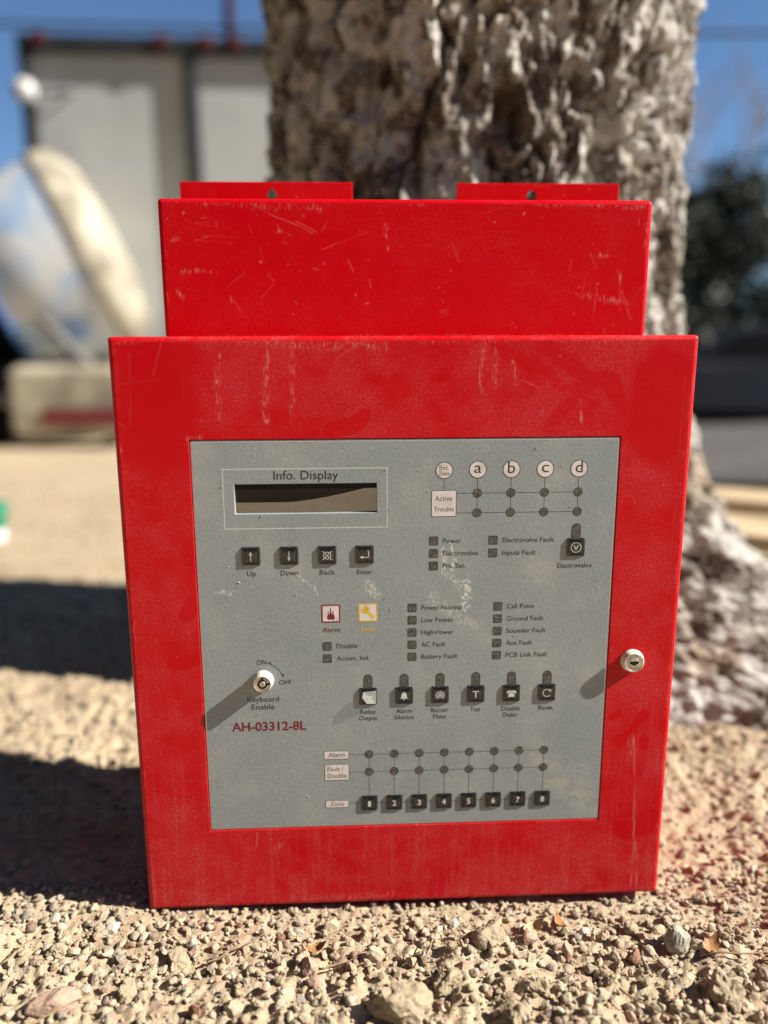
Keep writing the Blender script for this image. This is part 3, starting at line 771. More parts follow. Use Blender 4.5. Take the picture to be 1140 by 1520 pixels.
for i, (r_, w_) in enumerate(zip(rows, wid)):
    x = 108.1 + 23.97 * i
    led_tab(x, -160.4); k = key(x, -171.0)
    text(r_[0], x, -183.6, w_[0], 2.9, M_inkgrey)
    if r_[1]: text(r_[1], x, -188.2, w_[1], 2.9, M_inkgrey)
    if i == 0:
        sym_line(k, -3, 0, 1.2, 0, .5); sym_poly(k, [(.8, -1.1), (3.6, 0), (.8, 1.1)]); sym_line(k, -3.4, 2.6, -1.2, .6, .4)
        # the torn clear film that stands off this key
        m = MB(); m.add([(-.0030, -.0020, .0040), (.0055, -.0016, .0045), (.0052, -.0017, -.0048), (-.0012, -.0040, -.0034), (-.0040, -.0034, .0006), (.0010, -.0024, .0006)],
                        [(0, 4, 5), (4, 3, 5), (3, 2, 5), (2, 1, 5), (1, 0, 5)])
        fm = NT('clear_film', .15, .6, 0, (.75, .75, .73)); fm.b.inputs['Alpha'].default_value = .35
        m.build('torn_film', fm.m, k)
    if i == 1:
        sym_poly(k, [(-2.6, -1.7), (2.6, -1.7), (1.9, -.8), (1.7, 1.3), (1.0, 2.3), (.4, 2.6), (0, 3.0), (-.4, 2.6), (-1.0, 2.3), (-1.7, 1.3), (-1.9, -.8)])
        sym_poly(k, [(-.8, -2.0), (.8, -2.0), (.4, -2.7), (-.4, -2.7)])
    if i == 2:
        sym_ring(k, 0, .75); sym_ring(k, 1.35, 1.85); sym_ring(k, 2.5, 3.0, -60, 240)
    if i == 3: sym_text(k, 'T', 4.4, 4.8, .0)
    if i == 4:
        sym_poly(k, [(-2.2, -2.3), (2.2, -2.3), (2.0, -.6), (1.2, .7), (-1.2, .7), (-2.0, -.6)]); sym_poly(k, [(-3.2, .3), (-1.9, .2), (-1.7, 1.1), (1.7, 1.1), (1.9, .2), (3.2, .3), (3.0, 1.6), (1.8, 2.3), (-1.8, 2.3), (-3.0, 1.6)], yy=KT - .00001)
    if i == 5:
        sym_ring(k, 2.35, 2.85, 45, 325); sym_poly(k, [(1.2, 1.0), (3.0, 1.2), (2.3, 2.9)])
for i, x in enumerate(BX):
    k = key(x, -249.6, KMS); sym_text(k, str(i + 1), 2.6 if i else 1.9, 4.0, .015)
# key switch barrel (on the plate) and door lock
def lock(x, z, y0, R1, h, name, collar, keyed):
    m = MB(); m.lathe([(R1 * 1.12, y0), (R1 * 1.12, y0 - .0008), (R1 * 1.04, y0 - .0014), (R1, y0 - .0018), (R1 * .97, y0 - h * .9), (R1 * .90, y0 - h)], (x, 0, z), 'y', 36, True)
    o = m.build(name, collar, CAB)
    m = MB(); m.lathe([(R1 * .90, y0 - h), (R1 * .82, y0 - h + .0001), (R1 * .78, y0 - h + .0006), (R1 * .72, y0 - h + .0003)], (x, 0, z), 'y', 36, True, cap1=True)
    m.build('lock_face', M_nickel, o)
    yy = y0 - h + .0001
    if keyed == 'round':
        m = MB(); m.lathe([(R1 * .52, yy), (R1 * .34, yy)], (x, 0, z), 'y', 32)
        m.add([(x - .0008, yy - .00003, z + R1 * .45), (x + .0008, yy - .00003, z + R1 * .45), (x + .0008, yy - .00003, z + R1 * .70), (x - .0008, yy - .00003, z + R1 * .70)], [(0, 1, 2, 3)])
        m.add([(x + R1 * .45, yy - .00003, z - .0008), (x + R1 * .75, yy - .00003, z - .0008), (x + R1 * .75, yy - .00003, z + .0008), (x + R1 * .45, yy - .00003, z + .0008)], [(0, 1, 2, 3)])
        m.build('keyhole', M_black, o)
        m = MB(); m.lathe([(R1 * .33, yy + .0002), (R1 * .30, yy - .0002), (R1 * .12, yy - .0002), (R1 * .08, yy + .0003)], (x, 0, z), 'y', 24, True, cap1=True)
        m.build('centre_pin', M_nickel, o)
    else:
        m = MB(); m.box(x - R1 * .42, x + R1 * .42, yy - .0001, yy + .0004, z - R1 * .14, z + R1 * .14); m.box(x - R1 * .18, x + R1 * .2, yy - .00013, yy + .0003, z - R1 * .26, z - R1 * .13)
        m.build('keyhole', M_black, o)
        m = MB(); m.lathe([(R1 * .60, yy - .00012), (R1 * .55, yy - .00012)], (x, 0, z), 'y', 32); m.build('plug_ring', plain('brass_ring', (.4, .33, .2), .4, .5, .8), o)
    return o
lx, lz = W_(39.4, -158.0); o = lock(lx, lz, PR, .0062, .0068, 'key_switch', M_cream, 'round'); tag(o, 'cream round key switch for enabling the keyboard')
lx, lz = W_(284.7, -149.4); o = lock(lx, lz, 0, .0070, .0046, 'door_lock', M_cream, 'slot'); tag(o, 'pale round door lock with a flat keyhole')
# specks of grit stuck to the plate and door
m = MB()
for _ in range(70):
    x, z = random.uniform(-.13, .13), random.uniform(.065, .325); r = random.uniform(.00015, .00042); a = random.uniform(0, PI); l = r * random.uniform(1, 3.0)
    c_, s_ = math.cos(a) * l, math.sin(a) * l
    m.add([(x - c_, PR, z - s_), (x + s_ * r / l, PR, z - c_ * r / l), (x + c_, PR, z + s_), (x - s_ * r / l, PR, z + c_ * r / l), (x, PR - r * 1.1, z)], [(0, 1, 4), (1, 2, 4), (2, 3, 4), (3, 0, 4)])
tag(m.build('grit_specks', plain('grit', (.30, .28, .24), .8, .2, var=.6, scale=60), face), kind='stuff')

# --BG--
# ------------------------------------------------------------------ the big tree behind the cabinet
TREE = empty('old_tree', (0.126, 0.59, 0))
tag(TREE, 'thick old tree trunk with rough grey bark behind the red cabinet', 'tree')
th = np.linspace(-PI, PI, 540, endpoint=False)
zz = list(np.arange(-.16, 1.15, .0034)); s_ = .0034
while zz[-1] < 4.3: s_ *= 1.05; zz.append(zz[-1] + s_)
zz = np.array(zz)
TH, ZZ = np.meshgrid(th, zz)
def lobe(a, w): 
    d_ = (TH - math.radians(a) + PI) % (2 * PI) - PI
    return np.exp(-(d_ / math.radians(w)) ** 2)
zc = np.clip(ZZ, -.16, None)
wand = .06 * fbm(TH * 0 + 1.5, ZZ * 3, 2.2, 2)
base = .264 - .012 * np.clip(ZZ - .4, 0, 3) + .006 * fbm(np.cos(TH) * 1.5, np.sin(TH) * 1.5, ZZ * 1.2, 3)
base = base + .36 * lobe(-30, 24) * np.exp(-zc / .11) + .16 * lobe(60, 30) * np.exp(-zc / .12) + .12 * lobe(165, 28) * np.exp(-zc / .12) + .06 * lobe(-100, 26) * np.exp(-zc / .08) + .04 * np.exp(-zc / .1)
cx_, cy_ = base * np.cos(TH), base * np.sin(TH)
w1 = fbm(cx_ * 9, cy_ * 9, ZZ * 5, 3) * .35; w2 = fbm(cx_ * 9 + 9, cy_ * 9, ZZ * 5, 3) * .35
low = np.clip(1 - (ZZ - .02) / .25, 0, 1)
n1 = fbm(cx_ * 21 + w1 * 3, cy_ * 21 + w2 * 3, ZZ * 7.5, 4, .55); n2 = fbm(cx_ * 46 + 31, cy_ * 46, ZZ * 24 + w1 * 4, 3, .6)
crack = np.exp(-(n1 / .085) ** 2); crack2 = np.exp(-(n2 / .13) ** 2)
g1, g2 = worley(cx_ * 46 + w2 * 3, cy_ * 46 + w1 * 3, ZZ * 46, seed=40)
small = np.clip((g2 - g1) / .35, 0, 1)
holes = np.clip((fbm(cx_ * 13 + 5, cy_ * 13, ZZ * 8 + 3, 3) - .80) / .16, 0, 1)
step_ = np.round(2.2 * fbm(cx_ * 17 + 70, cy_ * 17, ZZ * 8, 3)) / 2.2
pl_ = np.tanh(fbm(cx_ * 19 + 11 + w2 * 2, cy_ * 19 + w1 * 2, ZZ * 5.5, 4, .55) * 5); pl2_ = np.tanh(fbm(cx_ * 52 + 3, cy_ * 52, ZZ * 17, 3, .6) * 5)
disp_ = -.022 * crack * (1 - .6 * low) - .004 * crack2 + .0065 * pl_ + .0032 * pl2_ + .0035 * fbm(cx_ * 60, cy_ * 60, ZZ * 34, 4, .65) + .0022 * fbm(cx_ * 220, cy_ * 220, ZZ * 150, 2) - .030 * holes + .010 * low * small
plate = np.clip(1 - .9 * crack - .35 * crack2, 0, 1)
fade = np.clip(1.3 - (ZZ - 1.0) / 2.5, .5, 1)
rad = base + disp_ * fade
tv = np.stack([rad * np.cos(TH), rad * np.sin(TH), ZZ], -1).reshape(-1, 3)
nt_, nz_ = len(th), len(zz)
i0 = np.arange(nz_ - 1)[:, None] * nt_; j0 = np.arange(nt_)[None]; j1 = (j0 + 1) % nt_
tf = np.stack([(i0 + j0), (i0 + j1), (i0 + nt_ + j1), (i0 + nt_ + j0)], -1).reshape(-1, 4)
def bark_mat():
    t = NT('weathered_grey_bark', .92, .1)
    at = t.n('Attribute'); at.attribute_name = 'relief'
    a = t.noise(26, 5, .6); b = t.noise(140, 4, .65)
    col = t.mix(t.rng(a, .43, .57), (.115, .092, .072), (.46, .44, .40))
    col = t.mix(t.ma('MULTIPLY', t.rng(b, .5, .66), .6), col, (.52, .50, .465))
    col = t.mix(t.ma('MULTIPLY', t.rng(t.noise(9, 4, .6, v=t.map(loc=(4, 2, 1))), .55, .68), .5), col, (.40, .31, .21))
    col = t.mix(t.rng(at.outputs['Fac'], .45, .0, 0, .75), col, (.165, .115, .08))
    return t.out(col, None, t.bump(t.noise(260, 5, .65), .7, .003))
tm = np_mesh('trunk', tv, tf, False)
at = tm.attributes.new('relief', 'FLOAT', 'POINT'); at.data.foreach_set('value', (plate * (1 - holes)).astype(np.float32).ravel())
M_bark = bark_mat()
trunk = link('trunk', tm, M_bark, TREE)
# limbs and crown, far above the picture; crown made dense to block skylight
def limb(p0, d0, l, r, depth, mb, tips, rnd, spread=.55, n=6):
    pts = [Vector(p0)]; d_ = Vector(d0).normalized(); k = 5
    for i in range(k):
        d_ = (d_ + Vector((rnd.gauss(0, .12), rnd.gauss(0, .12), rnd.gauss(.04, .08)))).normalized(); pts.append(pts[-1] + d_ * l / k)
    mb.tube(pts, [r * (1 - .55 * i / k) for i in range(k + 1)], n)
    if depth == 0: tips.append(pts[-1]); return
    for j in range(rnd.choice((2, 3))):
        a = Vector((rnd.gauss(0, 1), rnd.gauss(0, 1), rnd.gauss(.2, .6))).normalized()
        limb(pts[rnd.choice((k - 1, k))], d_ + a * spread, l * rnd.uniform(.6, .8), r * .45, depth - 1, mb, tips, rnd, spread, max(4, n - 1))
def leaves(centres, per, rad_, size, seed):
    r_ = np.random.default_rng(seed); c = np.repeat(np.array([tuple(q) for q in centres]), per, 0); n = len(c)
    off_ = r_.normal(size=(n, 3)); off_ *= (rad_ * r_.random((n, 1)) ** .5) / np.linalg.norm(off_, axis=1)[:, None]
    a = r_.normal(size=(n, 3)); a /= np.linalg.norm(a, axis=1)[:, None]
    b_ = np.cross(a, r_.normal(size=(n, 3))); b_ /= np.linalg.norm(b_, axis=1)[:, None]
    sz = size * r_.uniform(.6, 1.3, (n, 1)); p_ = c + off_ * np.array([1, 1, .75])
    v = np.stack([p_ - a * sz, p_ + b_ * sz * .45, p_ + a * sz, p_ - b_ * sz * .45], 1).reshape(-1, 3)
    return v, (np.arange(n)[:, None] * 4 + np.arange(4)[None])
def leaf_mat(name, c0, c1):
    t = NT(name, .6, .3); g = t.n('NewGeometry').outputs['Random Per Island']
    t.out(t.mix(g, c0, c1)); return t.m
M_leaf = leaf_mat('olive_leaf', (.014, .022, .012), (.040, .050, .024))
M_leaf2 = leaf_mat('dry_leaf', (.05, .055, .025), (.13, .11, .05))
rnd = random.Random(5); mb = MB(); tips = []
for a in (20, 100, 170, 250, 320):
    limb((.12 * math.cos(math.radians(a)), .12 * math.sin(math.radians(a)), 4.0), (math.cos(math.radians(a)), math.sin(math.radians(a)), 1.1), 1.7, .10, 2, mb, tips, rnd)
cs = []
while len(cs) < 260:
    q = (rnd.uniform(-1, 1), rnd.uniform(-1, 1), rnd.uniform(-1, 1)); l = math.hypot(*q)
    if .35 < l < 1: cs.append((q[0] * 3.5, q[1] * 3.5, 5.9 + q[2] * 1.55))
for q in cs[::6]: mb.tube([(q[0] * .15, q[1] * .15, 4.1), (q[0] * .55, q[1] * .55, 4.1 + (q[2] - 4.1) * .5), q], [.05, .03, .01], 5)
mb.build('limbs', M_bark, TREE)
v, f = leaves(cs + [tuple(q) for q in tips], 100, .75, .11, 3); link('crown', np_mesh('crown', v, f), M_leaf, TREE)  # crown out of view, made dense to block skylight

# ------------------------------------------------------------------ grey site cabin, left background
M_dark = plain('dark_steel_frame', (.022, .026, .030), .45, .5, var=.2, scale=4)
M_grey = plain('grey_wall_panel', (.43, .445, .44), .55, .4, var=.08, scale=2.5)
CB = empty('site_cabin', (-.5, 5.3, -.25), (0, 0, math.radians(2.0)))
tag(CB, 'grey panelled site cabin with a dark steel frame behind the mixer', 'cabin')
ct = 2.70; px_ = [-1.66, -.585, .49, 1.565]
for x in px_:
    m = MB(); m.box(x - .045, x + .045, -.05, .05, 0, ct - .11, .006); m.build('post', M_dark, CB)
for a, b_ in zip(px_, px_[1:]):
    m = MB(); m.box(a + .047, b_ - .047, .0, .04, .14, ct - .112); m.build('wall_panel', M_grey, CB)
m = MB(); m.box(-1.705, 1.61, -.055, 2.3, ct - .11, ct, .008); m.build('roof_frame', M_dark, CB)
m = MB(); m.box(-1.70, 1.605, -.045, 2.29, .0, .138, .006); m.build('base_frame', M_dark, CB)
for x in (-1.70, 1.565):
    m = MB(); m.box(x, x + .04, .052, 2.28, .14, ct - .112); m.build('side_wall', M_grey, CB)
m = MB(); m.box(-1.66, 1.565, 2.24, 2.28, .14, ct - .112); m.build('rear_wall', M_grey, CB)
M_redsteel = plain('red_steel', (.075, .012, .010), .5, .4, var=.2, scale=9)
for x in (-1.55, -.76, -.47, -.27):
    m = MB(); m.box(x - .05, x + .05, -.075, -.057, ct - .07, ct + .0, .004); m.box(x - .03, x + .03, -.057, -.03, ct + .002, ct + .012); m.build('roof_bracket', M_redsteel, CB)
# red mast on the roof behind
PO = empty('red_mast', (-.88, 5.75, 2.45)); tag(PO, 'thin red steel mast rising above the cabin roof', 'mast')
m = MB(); m.tube([(0, 0, 0), (0, 0, 2.6)], .035, 10); m.build('tube', M_redsteel, PO)
m = MB(); m.box(-.12, .12, -.12, .12, 0.0, .03, .004); m.build('base_plate', M_redsteel, PO)
for z in (.9, 1.7):
    m = MB(); m.tube([(-.18, 0, z), (.18, 0, z)], .015, 8); m.build('step_bar', M_redsteel, PO)
# lamp on the cabin corner
LA = empty('wall_lamp', (-2.15, 5.13, 2.08)); tag(LA, 'round white lamp on a short arm at the cabin corner', 'lamp')
M_lampw = plain('white_enamel', (.55, .55, .54), .25, .5)
m = MB(); m.lathe([(.001, -.075), (.035, -.072), (.065, -.045), (.078, 0), (.070, .035), (.04, .06), (.015, .07)], (0, 0, 0), 'y', 20, True, cap1=True); m.build('lamp_head', M_lampw, LA)
m = MB(); m.tube([(.0, .06, 0), (.10, .05, -.01), (.24, .06, .02), (.26, .12, .02)], .014, 8); m.build('arm', M_dark, LA)

# low shed with a dark pitched roof, far left
SH = empty('far_shed', (-5.1, 9.6, -.62)); tag(SH, 'distant grey shed with a dark pitched roof at the left edge', 'shed')
m = MB(); m.box(-1.6, 1.25, 0, 3, 0, 2.75); m.build('wall', plain('shed_wall', (.30, .29, .28), .8, .2, var=.15, scale=2), SH)
m = MB(); m.add([(-1.8, -.2, 2.75), (1.45, -.2, 2.75), (1.45, 3.2, 2.75), (-1.8, 3.2, 2.75), (-.2, -.2, 3.75), (-.2, 3.2, 3.75)], [(0, 1, 4), (2, 3, 5), (1, 2, 5, 4), (3, 0, 4, 5), (0, 3, 2, 1)])
m.build('roof', plain('shed_roof', (.07, .07, .075), .7, .3, var=.2, scale=3), SH)
m = MB(); m.box(-.5, .5, -.03, .01, 1.0, 2.0); m.build('window', M_dark, SH)

# ------------------------------------------------------------------ concrete mixer, left
MX = empty('concrete_mixer', (-1.95, 4.72, -.2)); tag(MX, 'large concrete mixer with a worn pale blue and cream drum', 'concrete mixer')
def drum_mat():
    t = NT('worn_blue_drum', .7, .25)
    a = t.noise(3.2, 5, .65); b = t.noise(14, 4, .6)
    col = t.mix(t.rng(a, .42, .60), (.56, .58, .60), (.26, .42, .66))
    col = t.mix(t.rng(t.noise(2.3, 3, .6, v=t.map(loc=(5, 1, 2))), .60, .66), col, (.17, .32, .62))
    col = t.mix(t.ma('MULTIPLY', t.rng(b, .5, .65), .5), col, (.62, .58, .50))
    return t.out(col)
M_drum = drum_mat()
M_creamp = plain('cream_paint', (.33, .295, .225), .7, .25, var=.35, scale=6)
DR = Matrix.Rotation(math.radians(-25), 4, 'Y') @ Matrix.Rotation(math.radians(15), 4, 'Z')
dc = Vector((-.13, 0, 1.05))
def drum_part(prof, name, mat, parent, n=44):
    m = MB(); m.lathe(prof, (0, 0, 0), 'x', n, True)
    m.v = [tuple(dc + DR @ Vector(q)) for q in m.v]; return m.build(name, mat, parent)
drum = drum_part([(.53, -.20), (.555, -.18), (.61, .10), (.64, .34)], 'drum', M_drum, MX)
drum_part([(.64, .342), (.655, .35), (.655, .36), (.65, .44), (.64, .45)], 'drum_belt', M_creamp, drum)
drum_part([(.64, .45), (.60, .51), (.50, .57), (.26, .61), (.001, .62)], 'drum_base', M_creamp, drum)
drum_part([(.53, -.20), (.515, -.185), (.58, .1), (.50, .30), (.01, .32)], 'drum_throat', M_black, drum)
drum_part([(.525, -.22), (.56, -.215), (.568, -.185), (.545, -.175)], 'mouth_ring', plain('blue_ring', (.05, .13, .34), .5, .4), drum)
M_mixf = plain('mixer_frame_paint', (.11, .105, .10), .7, .3, var=.4, scale=8)
for y in (-.45, .45):
    m = MB(); m.tube([(-.75, y, .30), (-.10, y, 1.0), (.55, y, .30)], .045, 8); m.build('frame_arm', M_mixf, MX)
m = MB()
for y in (-.42, .42): m.tube([(-1.1, y, .32), (.75, y, .32)], .05, 8)
for x in (-1.0, .0, .7): m.tube([(x, -.42, .32), (x, .42, .32)], .04, 8)
m.build('chassis', M_mixf, MX)
m = MB(); m.box(-.10, .62, -.55, -.10, .10, .52, .04); hous = m.build('engine_housing', M_creamp, MX)
m = MB(); m.box(.10, .60, -.565, -.552, .17, .27); m.build('stripe', plain('dark_red_stripe', (.16, .03, .03), .6, .3), hous)
for x, y in ((-.62, -.52), (-.62, .52), (.45, .48)):
    m = MB(); m.lathe([(.15, -.07), (.27, -.085), (.30, -.05), (.30, .05), (.27, .085), (.15, .07)], (x, y, .30), 'y', 24, True); w_ = m.build('wheel', M_black, MX)
    m = MB(); m.lathe([(.15, -.065), (.14, -.03), (.05, -.02), (.03, -.07)], (x, y, .30), 'y', 20, True, cap1=True); m.build('rim', M_lampw, w_)
# two stacks of old tyres under and behind the mixer mouth
M_tyre = plain('old_rubber', (.022, .022, .024), .75, .3, var=.4, scale=6)
tm_ = MB(); tm_.lathe([(.19, -.07), (.20, -.09), (.29, -.10), (.325, -.07), (.33, 0), (.325, .07), (.29, .10), (.20, .09), (.19, .07), (.22, .05), (.22, -.05), (.19, -.07)], (0, 0, 0), 'z', 30, True)
tyre_me = tm_.mesh('tyre')
order = ('lowest', 'second', 'third', 'fourth', 'top')
for x, y, n, nm in ((-2.55, 4.95, 5, 'taller'), (-2.05, 5.05, 4, 'shorter')):
    for k in range(n):
        o = link('tyre', tyre_me, M_tyre, None, (x + .03 * math.sin(k * 2.3 + x), y + .03 * math.cos(k * 1.7), float(gz(x, y)) + .10 + .2 * k), (0, 0, k * .7))
        tag(o, 'old black tyre, %s of the %s stack behind the mixer' % (order[k] if k < n - 1 else 'top', nm), 'tyre', 'tyres stacked behind the mixer')
TB = empty('plastic_drum', (-2.42, 3.95, float(gz(-2.42, 3.95)))); tag(TB, 'small pale plastic drum at the left edge in front of the mixer', 'drum')
m = MB(); m.lathe([(.12, 0), (.135, .01), (.14, .10), (.145, .12), (.14, .14), (.14, .26), (.145, .28), (.135, .30), (.10, .34), (.05, .345)], (0, 0, 0), 'z', 24, True, cap1=True); m.build('body', plain('pale_plastic', (.62, .68, .60), .5, .4), TB)
m = MB(); m.lathe([(.05, .345), (.05, .375), (.045, .38)], (0, 0, 0), 'z', 20, True, cap1=True); m.build('cap', M_lampw, TB)

# green tub at the left edge
GT = empty('green_tub', (-.918, 1.36, float(gz(-.918, 1.36)))); tag(GT, 'small green plastic tub with a white base lying at the left edge', 'tub')
M_green = plain('green_plastic', (.03, .27, .15), .5, .4)
m = MB(); m.lathe([(.048, .034), (.052, .036), (.058, .085), (.061, .088), (.061, .093), (.055, .094), (.046, .04)], (0, 0, 0), 'z', 28, True, cap1=True); m.build('body', M_green, GT)
m = MB(); m.lathe([(.046, 0), (.05, .003), (.051, .033)], (0, 0, 0), 'z', 28, True, cap0=True, cap1=True); m.build('base', M_lampw, GT)

# ------------------------------------------------------------------ planks by the root, right
def wood_mat():
    t = NT('sunlit_bare_wood', .75, .2)
    g = t.noise(1.0, 4, .6, v=t.map(scale=(6, 90, 90)))
    return t.out(t.mix(t.rng(g, .35, .65), (.36, .26, .15), (.58, .46, .30)), None, t.bump(g, .3, .002))
M_wood = wood_mat()
def plank(name, c, rz, l, w, h, ry=0.0):
    m = MB(); m.box(-l / 2, l / 2, -w / 2, w / 2, -h / 2, h / 2, .003); return m.build(name, M_wood, None, c, (0, ry, math.radians(rz)))
tag(plank('wooden_plank', (1.02, .62, .048), -38, 1.3, .17, .030, .012), 'long pale plank lying beyond the tree root, nearest the root', 'plank')
tag(plank('wooden_plank', (1.16, .84, .080), -30, 1.2, .15, .030, -.01), 'pale plank lying behind and on top of the nearer plank', 'plank')
tag(plank('timber_block', (.80, .83, -.008), 60, .50, .09, .075), 'short timber block under the two planks', 'timber')

# ------------------------------------------------------------------ right background: car, shrubs, trees
CR = empty('parked_car', (5.9, 11.0, float(gz(5.9, 11.0)) + .03), (0, 0, math.radians(-14))); tag(CR, 'grey car parked in the shade of the trees at right', 'car')
M_car = plain('grey_car_paint', (.07, .073, .08), .3, .6, .2); M_glass = plain('car_glass', (.02, .025, .03), .08, .7)
def prism(prof, y0, y1, bev=.06):
    m = MB(); n = len(prof); cxm = sum(q[0] for q in prof) / n; czm = sum(q[1] for q in prof) / n
    def lp(y, s_): return [(cxm + (q[0] - cxm) * s_, y, czm + (q[1] - czm) * s_) for q in prof]
    m.loops([lp(y0, .94), lp(y0 + bev, 1), lp(y1 - bev, 1), lp(y1, .94)], cap0=True, cap1=True); return m
prism([(-2.05, .35), (-2.1, .62), (-1.95, .78), (-1.0, .90), (1.5, .92), (2.0, .88), (2.1, .6), (2.05, .32), (1.6, .22), (-1.7, .22)], -.86, .86).build('body', M_car, CR)
cb = prism([(-1.05, .88), (-.35, 1.38), (.2, 1.45), (1.1, 1.40), (1.75, .90)], -.74, .74, .1).build('cabin', M_car, CR)
for y, s_ in ((-.752, 1), (.752, -1)):
    m = MB(); m.add([(-.80, y, .95), (.25, y, .95), (.25, y * .995, 1.36), (-.30, y * .995, 1.32)], [(0, 1, 2, 3)]); m.build('window', M_glass, cb)
    m = MB(); m.add([(.32, y, .95), (1.45, y, .95), (1.02, y * .995, 1.34), (.32, y * .995, 1.36)], [(0, 1, 2, 3)]); m.build('window', M_glass, cb)
m = MB(); m.add([(-1.03, -.62, .93), (-1.03, .62, .93), (-.42, .55, 1.36), (-.42, -.55, 1.36)], [(0, 1, 2, 3)]); m.build('windscreen', plain('windscreen_glass', (.14, .15, .16), .1, .7), cb)
for x in (-1.35, 1.35):
    for y in (-.80, .80):
        m = MB(); m.lathe([(.19, -.09), (.30, -.10), (.325, -.06), (.325, .06), (.30, .10), (.19, .09)], (x, y, .325), 'y', 24, True); w_ = m.build('wheel', M_black, CR)
        m = MB(); m.lathe([(.19, -.085 if y < 0 else .085), (.10, -.07 if y < 0 else .07), (.03, -.09 if y < 0 else .09)], (x, y, .325), 'y', 20, True, cap1=True); m.build('rim', M_steel, w_)
for y in (-.6, .6):
    m = MB(); m.box(-2.115, -2.06, y - .16, y + .16, .60, .72, .015); m.build('headlight', M_lampw, CR)
def bush_tree(name, label, x, y, h, w, ncl, per, size, seed, mat, group, trunk_h=.3):
    r_ = random.Random(seed); o = empty(name, (x, y, float(gz(x, y)))); tag(o, label, 'tree', group)
    m = MB(); tp = []; m.tube([(0, 0, -.05), (r_.gauss(0, .05), 0, h * .3), (r_.gauss(0, .1), .05, h * .7)], [.05 * h * .6, .035 * h * .6, .012 * h], 8)
    cs = []
    for _ in range(ncl):
        a = r_.uniform(0, 2 * PI); q = r_.random() ** .6; t_ = r_.random(); zz_ = h * (trunk_h + (1 - trunk_h) * t_); rw = w * (1 - .75 * t_ ** 1.6) * q
        cs.append((rw * math.cos(a), rw * math.sin(a), zz_))
        if len(cs) % 4 == 0: m.tube([(0, 0, zz_ * .6), (rw * .5 * math.cos(a), rw * .5 * math.sin(a), zz_ * .85), cs[-1]], [.02 * h * .4, .012 * h * .4, .004], 5)
    m.build('trunk', M_bark, o)
    v, f = leaves(cs, per, w * .30, size, seed); link('crown', np_mesh('crown', v, f), mat, o)
    return o
bush_tree('evergreen_tree', 'dark peaked evergreen tree behind the parked car', 6.75, 13.4, 4.3, 1.7, 80, 90, .09, 31, M_leaf, 'dark trees in the right background', .05)
bush_tree('evergreen_tree', 'dark broad evergreen close to the right of the trunk', 5.45, 13.0, 3.6, 1.35, 75, 90, .09, 32, M_leaf, 'dark trees in the right background', .05)
bush_tree('dry_tree', 'dull olive brown tree between the two dark evergreens', 6.0, 14.6, 3.7, 1.4, 50, 60, .08, 33, M_leaf2, 'dark trees in the right background', .15)
bush_tree('evergreen_tree', 'dark evergreen at the right edge beyond the car', 8.3, 13.8, 3.8, 1.8, 70, 90, .09, 34, M_leaf, 'dark trees in the right background', .05)
bush_tree('hedge_shrub', 'low dark shrub just behind the parked car', 5.6, 12.1, 1.7, 1.3, 60, 80, .07, 35, M_leaf, 'dark trees in the right background', .02)
bush_tree('hedge_shrub', 'low dark shrub at the right edge behind the car', 7.3, 12.2, 1.9, 1.3, 60, 80, .07, 36, M_leaf, 'dark trees in the right background', .02)
# bare winter tree against the sky
BT = empty('bare_tree', (9.6, 20.0, -.8)); tag(BT, 'leafless tree with fine branches against the sky at right', 'tree')
rnd = random.Random(11); mb = MB(); tips = []
limb((0, 0, -.1), (0, 0, 1), 4.2, .20, 0, mb, [], rnd)
for k in range(7):
    a = k * 2.4; limb((0, 0, 2.6 + .32 * k), (math.cos(a), math.sin(a), 1.3), 2.5, .10, 3, mb, tips, rnd, .6, 5)
mb.build('trunk', plain('pale_branch', (.22, .18, .16), .9, .1), BT)
# overhead wires
M_wire = plain('cable_sheath', (.03, .035, .045), .7, .3)
for k, (z, lab) in enumerate(((4.75, 'upper thick cable strung across the blue sky above the cabin'), (4.15, 'lower thick cable strung across the blue sky above the cabin'))):
    pts = [(x, 9.0, z - .25 * (1 - (x / 12) ** 2)) for x in np.linspace(-12, 12, 25)]
    m = MB(); m.tube(pts, .022, 6); tag(m.build('overhead_cable', M_wire), lab, 'cable')
for x in (-12, 12):
    o = empty('utility_pole', (x, 9.0, -.8)); tag(o, 'wooden utility pole carrying the cables at %s' % ('far left' if x < 0 else 'far right'), 'pole')
    m = MB(); m.tube([(0, 0, -.3), (0, 0, 6.2)], [.13, .09], 12); m.build('pole', M_bark, o); m = MB(); m.box(-.05, .05, -.5, .5, 5.5, 5.62); m.build('crossarm', M_bark, o)

# ------------------------------------------------------------------ stones, leaves and twigs lying in the gravel in front
def big_stone(x, y, rx_, ry_, rz_, col, label, seed, rot=0.0, name='stone', rough=.05, group=None, cat='stone', lv=3):
    global rng
    old = rng; rng = np.random.default_rng(seed)
    v0, f0 = ICO[lv]; d_ = np.ones(len(v0))
    for _ in range(11):
        nn = rng.normal(size=3); nn /= np.linalg.norm(nn); c = v0 @ nn; h = rng.uniform(.50, .92)
        d_ = np.where(c > 1e-3, np.minimum(d_, h / np.maximum(c, 1e-3)), d_)
    v = v0 * d_[:, None]
    s3 = rng.uniform(0, 50); v = v * (1 + rough * 1.6 * fbm(v[:, 0] * 2.2 + s3, v[:, 1] * 2.2, v[:, 2] * 2.2, 3) + rough * .6 * fbm(v[:, 0] * 9 + s3, v[:, 1] * 9, v[:, 2] * 9, 2))[:, None]
    v = v * np.array([rx_, ry_, rz_]); rng = old
    z0 = float(gz(x, y, False)) + rz_ * .45
    o = link(name, np_mesh(name, v, f0, False), stone_mats[col], None, (x, y, z0), (0, 0, rot))
    return tag(o, label, cat, group)
